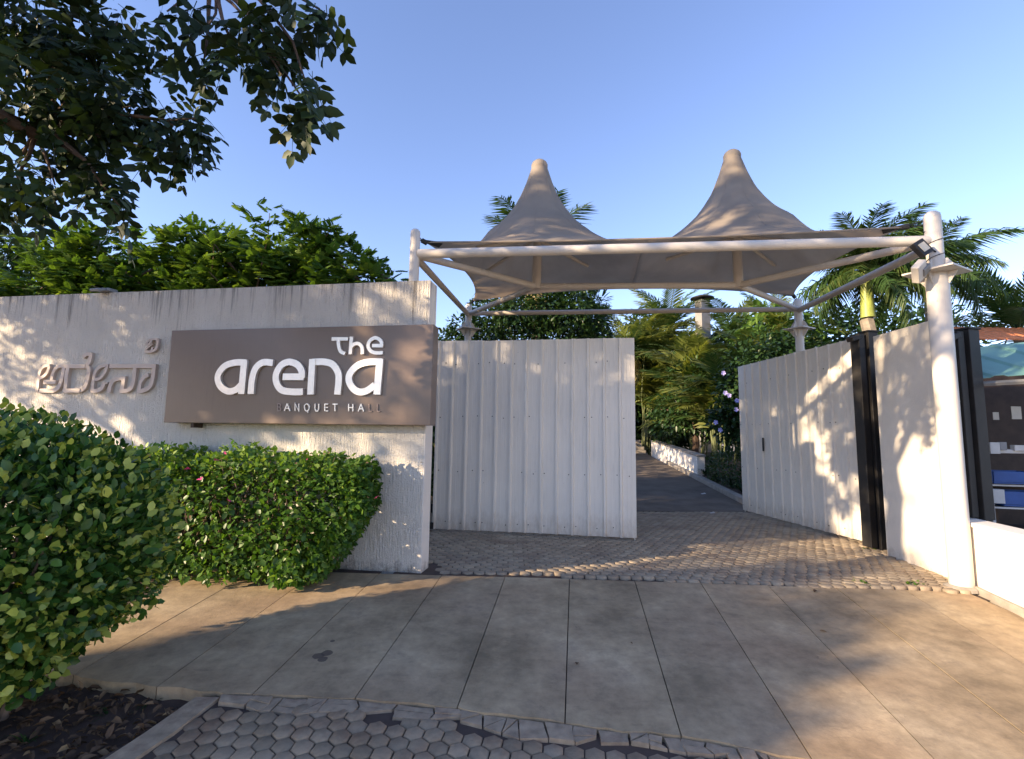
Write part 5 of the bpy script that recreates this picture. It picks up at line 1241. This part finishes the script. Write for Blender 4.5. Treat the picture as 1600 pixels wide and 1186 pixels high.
# ================================================================== SMALL THINGS
# dry litter on the soil bed
n = 1500; T = np.stack([rng.uniform(-4.3, -1.9, n), rng.uniform(2.3, 3.85, n), np.zeros(n)], 1)
T = T[(T[:, 0] < np.array([apron_left(y) for y in T[:, 1]])-.12) & (T[:, 1] < np.array([front_y(x) for x in T[:, 0]])-.05)]
T[:, 2] = -(5.9-np.maximum(T[:, 1], 2.0))*.085-.070+.03*np.sin(3.1*T[:, 0]+T[:, 1])*np.sin(2.7*T[:, 1]-T[:, 0])+rng.random(len(T))*.03
di = rand_dirs(len(T)); di[:, 2] = di[:, 2]*.3+.08; nn = rand_dirs(len(T))*.5; nn[:, 2] += .9
scatter(soil, 'dry_leaf', leaf_t(.3, .16, curl=.25), frames(di, nn, rng.uniform(.035, .10, len(T)))*np.array([.8, 1, 1]), T, rng.beta(1.4, 2.6, len(T)), M['dry'], 220, 'leaf_litter')
for (x, y, lab) in ((230, 1110, 'green grass tuft at the edging strip in the soil bed'), (170, 1125, 'dark green strap weed in the middle of the soil bed'), (40, 1165, 'green weed at the lower left corner of the soil bed'), (70, 1080, 'small green weed below the slab edge in the soil bed')):
    p = at_z(x, y, -.32); t = thing('weed', lab, 'weed', tuple(p), 'weeds in the soil bed')
    for j in range(8):
        a = rnd.uniform(0, 6.28); L = rnd.uniform(.05, .14); h = rnd.uniform(.04, .12); V_ = []
        for i in range(5):
            f = i/4; c0 = Vector((p[0]+math.cos(a)*L*f, p[1]+math.sin(a)*L*f, p[2]+h*(2*f-1.5*f*f))); s_ = Vector((-math.sin(a), math.cos(a), 0))*.008*(1-f*.9); V_ += [c0-s_, c0+s_]
        MB().add(V_, [(2*i, 2*i+1, 2*i+3, 2*i+2) for i in range(4)]).build('blade', M['hedge'], t)
for (x, y, s_, tn, lab) in ((901, 1040, .055, .15, 'dark dry leaf near the middle of the slabs'), (1275, 923, .07, .1, 'dark dry leaf on the slabs by the paver edge'), (1281, 987, .06, .7, 'reddish dry leaf on the slabs at the shade edge'), (1393, 868, .09, .95, 'orange leaf lying at the foot of the black gate post'), (985, 1005, .03, .3, 'tiny dry leaf on the slabs left of centre')):
    p = at_ramp(x, y) if y > 912 else at_z(x, y); m = MB(); lv, lf = leaf_t(.28, .12, curl=.15); R_ = Matrix.Rotation(rnd.uniform(0, 6.28), 3, 'Z')
    o = m.add([Vector(p)+Vector((0, 0, .009))+R_ @ Vector(q)*s_ for q in lv], lf).build('fallen_leaf', M['dry'], origin=tuple(p)); tag(o, lab, 'leaf', 'fallen leaves')
    a = o.data.attributes.new('tint', 'FLOAT', 'POINT'); a.data.foreach_set('value', [tn]*len(o.data.vertices))
for (x, y, s_, lab) in ((1097, 776, .12, 'upper white scrap of paper on the shaded drive'), (1111, 803, .10, 'lower white scrap of paper on the shaded drive')):
    Y = 13.6 if y < 790 else 10.9; X = at_y(x, y, Y)[0]; z = ground_z(X, Y)+.02
    tag(MB().add([(X, Y, z), (X+s_, Y+.02, z+.01), (X+s_*.9, Y+s_*.8, z+.03), (X-.01, Y+s_*.6, z+.005)], [(0, 1, 2, 3)]).build('paper_scrap', M['paper'], origin=(X, Y, z)), lab, 'litter', 'paper scraps on the drive')
for (x, y, n_, lab) in ((1362, 858, 14, 'small green weed at the foot of the black gate post'), (1425, 914, 22, 'patch of small weeds in the paver joints before the cream wall'), (1345, 912, 8, 'tiny weed at the edge of the sunlit pavers')):
    p = at_z(x, y); t = thing('weed', lab, 'weed', tuple(p), 'weeds among the pavers')
    for j in range(n_):
        c0 = Vector((p[0]+rnd.gauss(0, .07), p[1]+rnd.gauss(0, .05), .006)); d = Vector((rnd.uniform(-1, 1), rnd.uniform(-1, 1), rnd.uniform(.2, 1))).normalized(); lv, lf = LEAF_W
        Q = d.to_track_quat('Y', 'Z').to_matrix(); m = MB(); o = m.add([c0+Q @ Vector(q)*rnd.uniform(.03, .055) for q in lv], lf).build('leaf', M['hedge'], t)
        a = o.data.attributes.new('tint', 'FLOAT', 'POINT'); a.data.foreach_set('value', [rnd.uniform(.3, .8)]*len(o.data.vertices))
for o in bpy.data.objects:
    if '_org' in o: del o['_org']
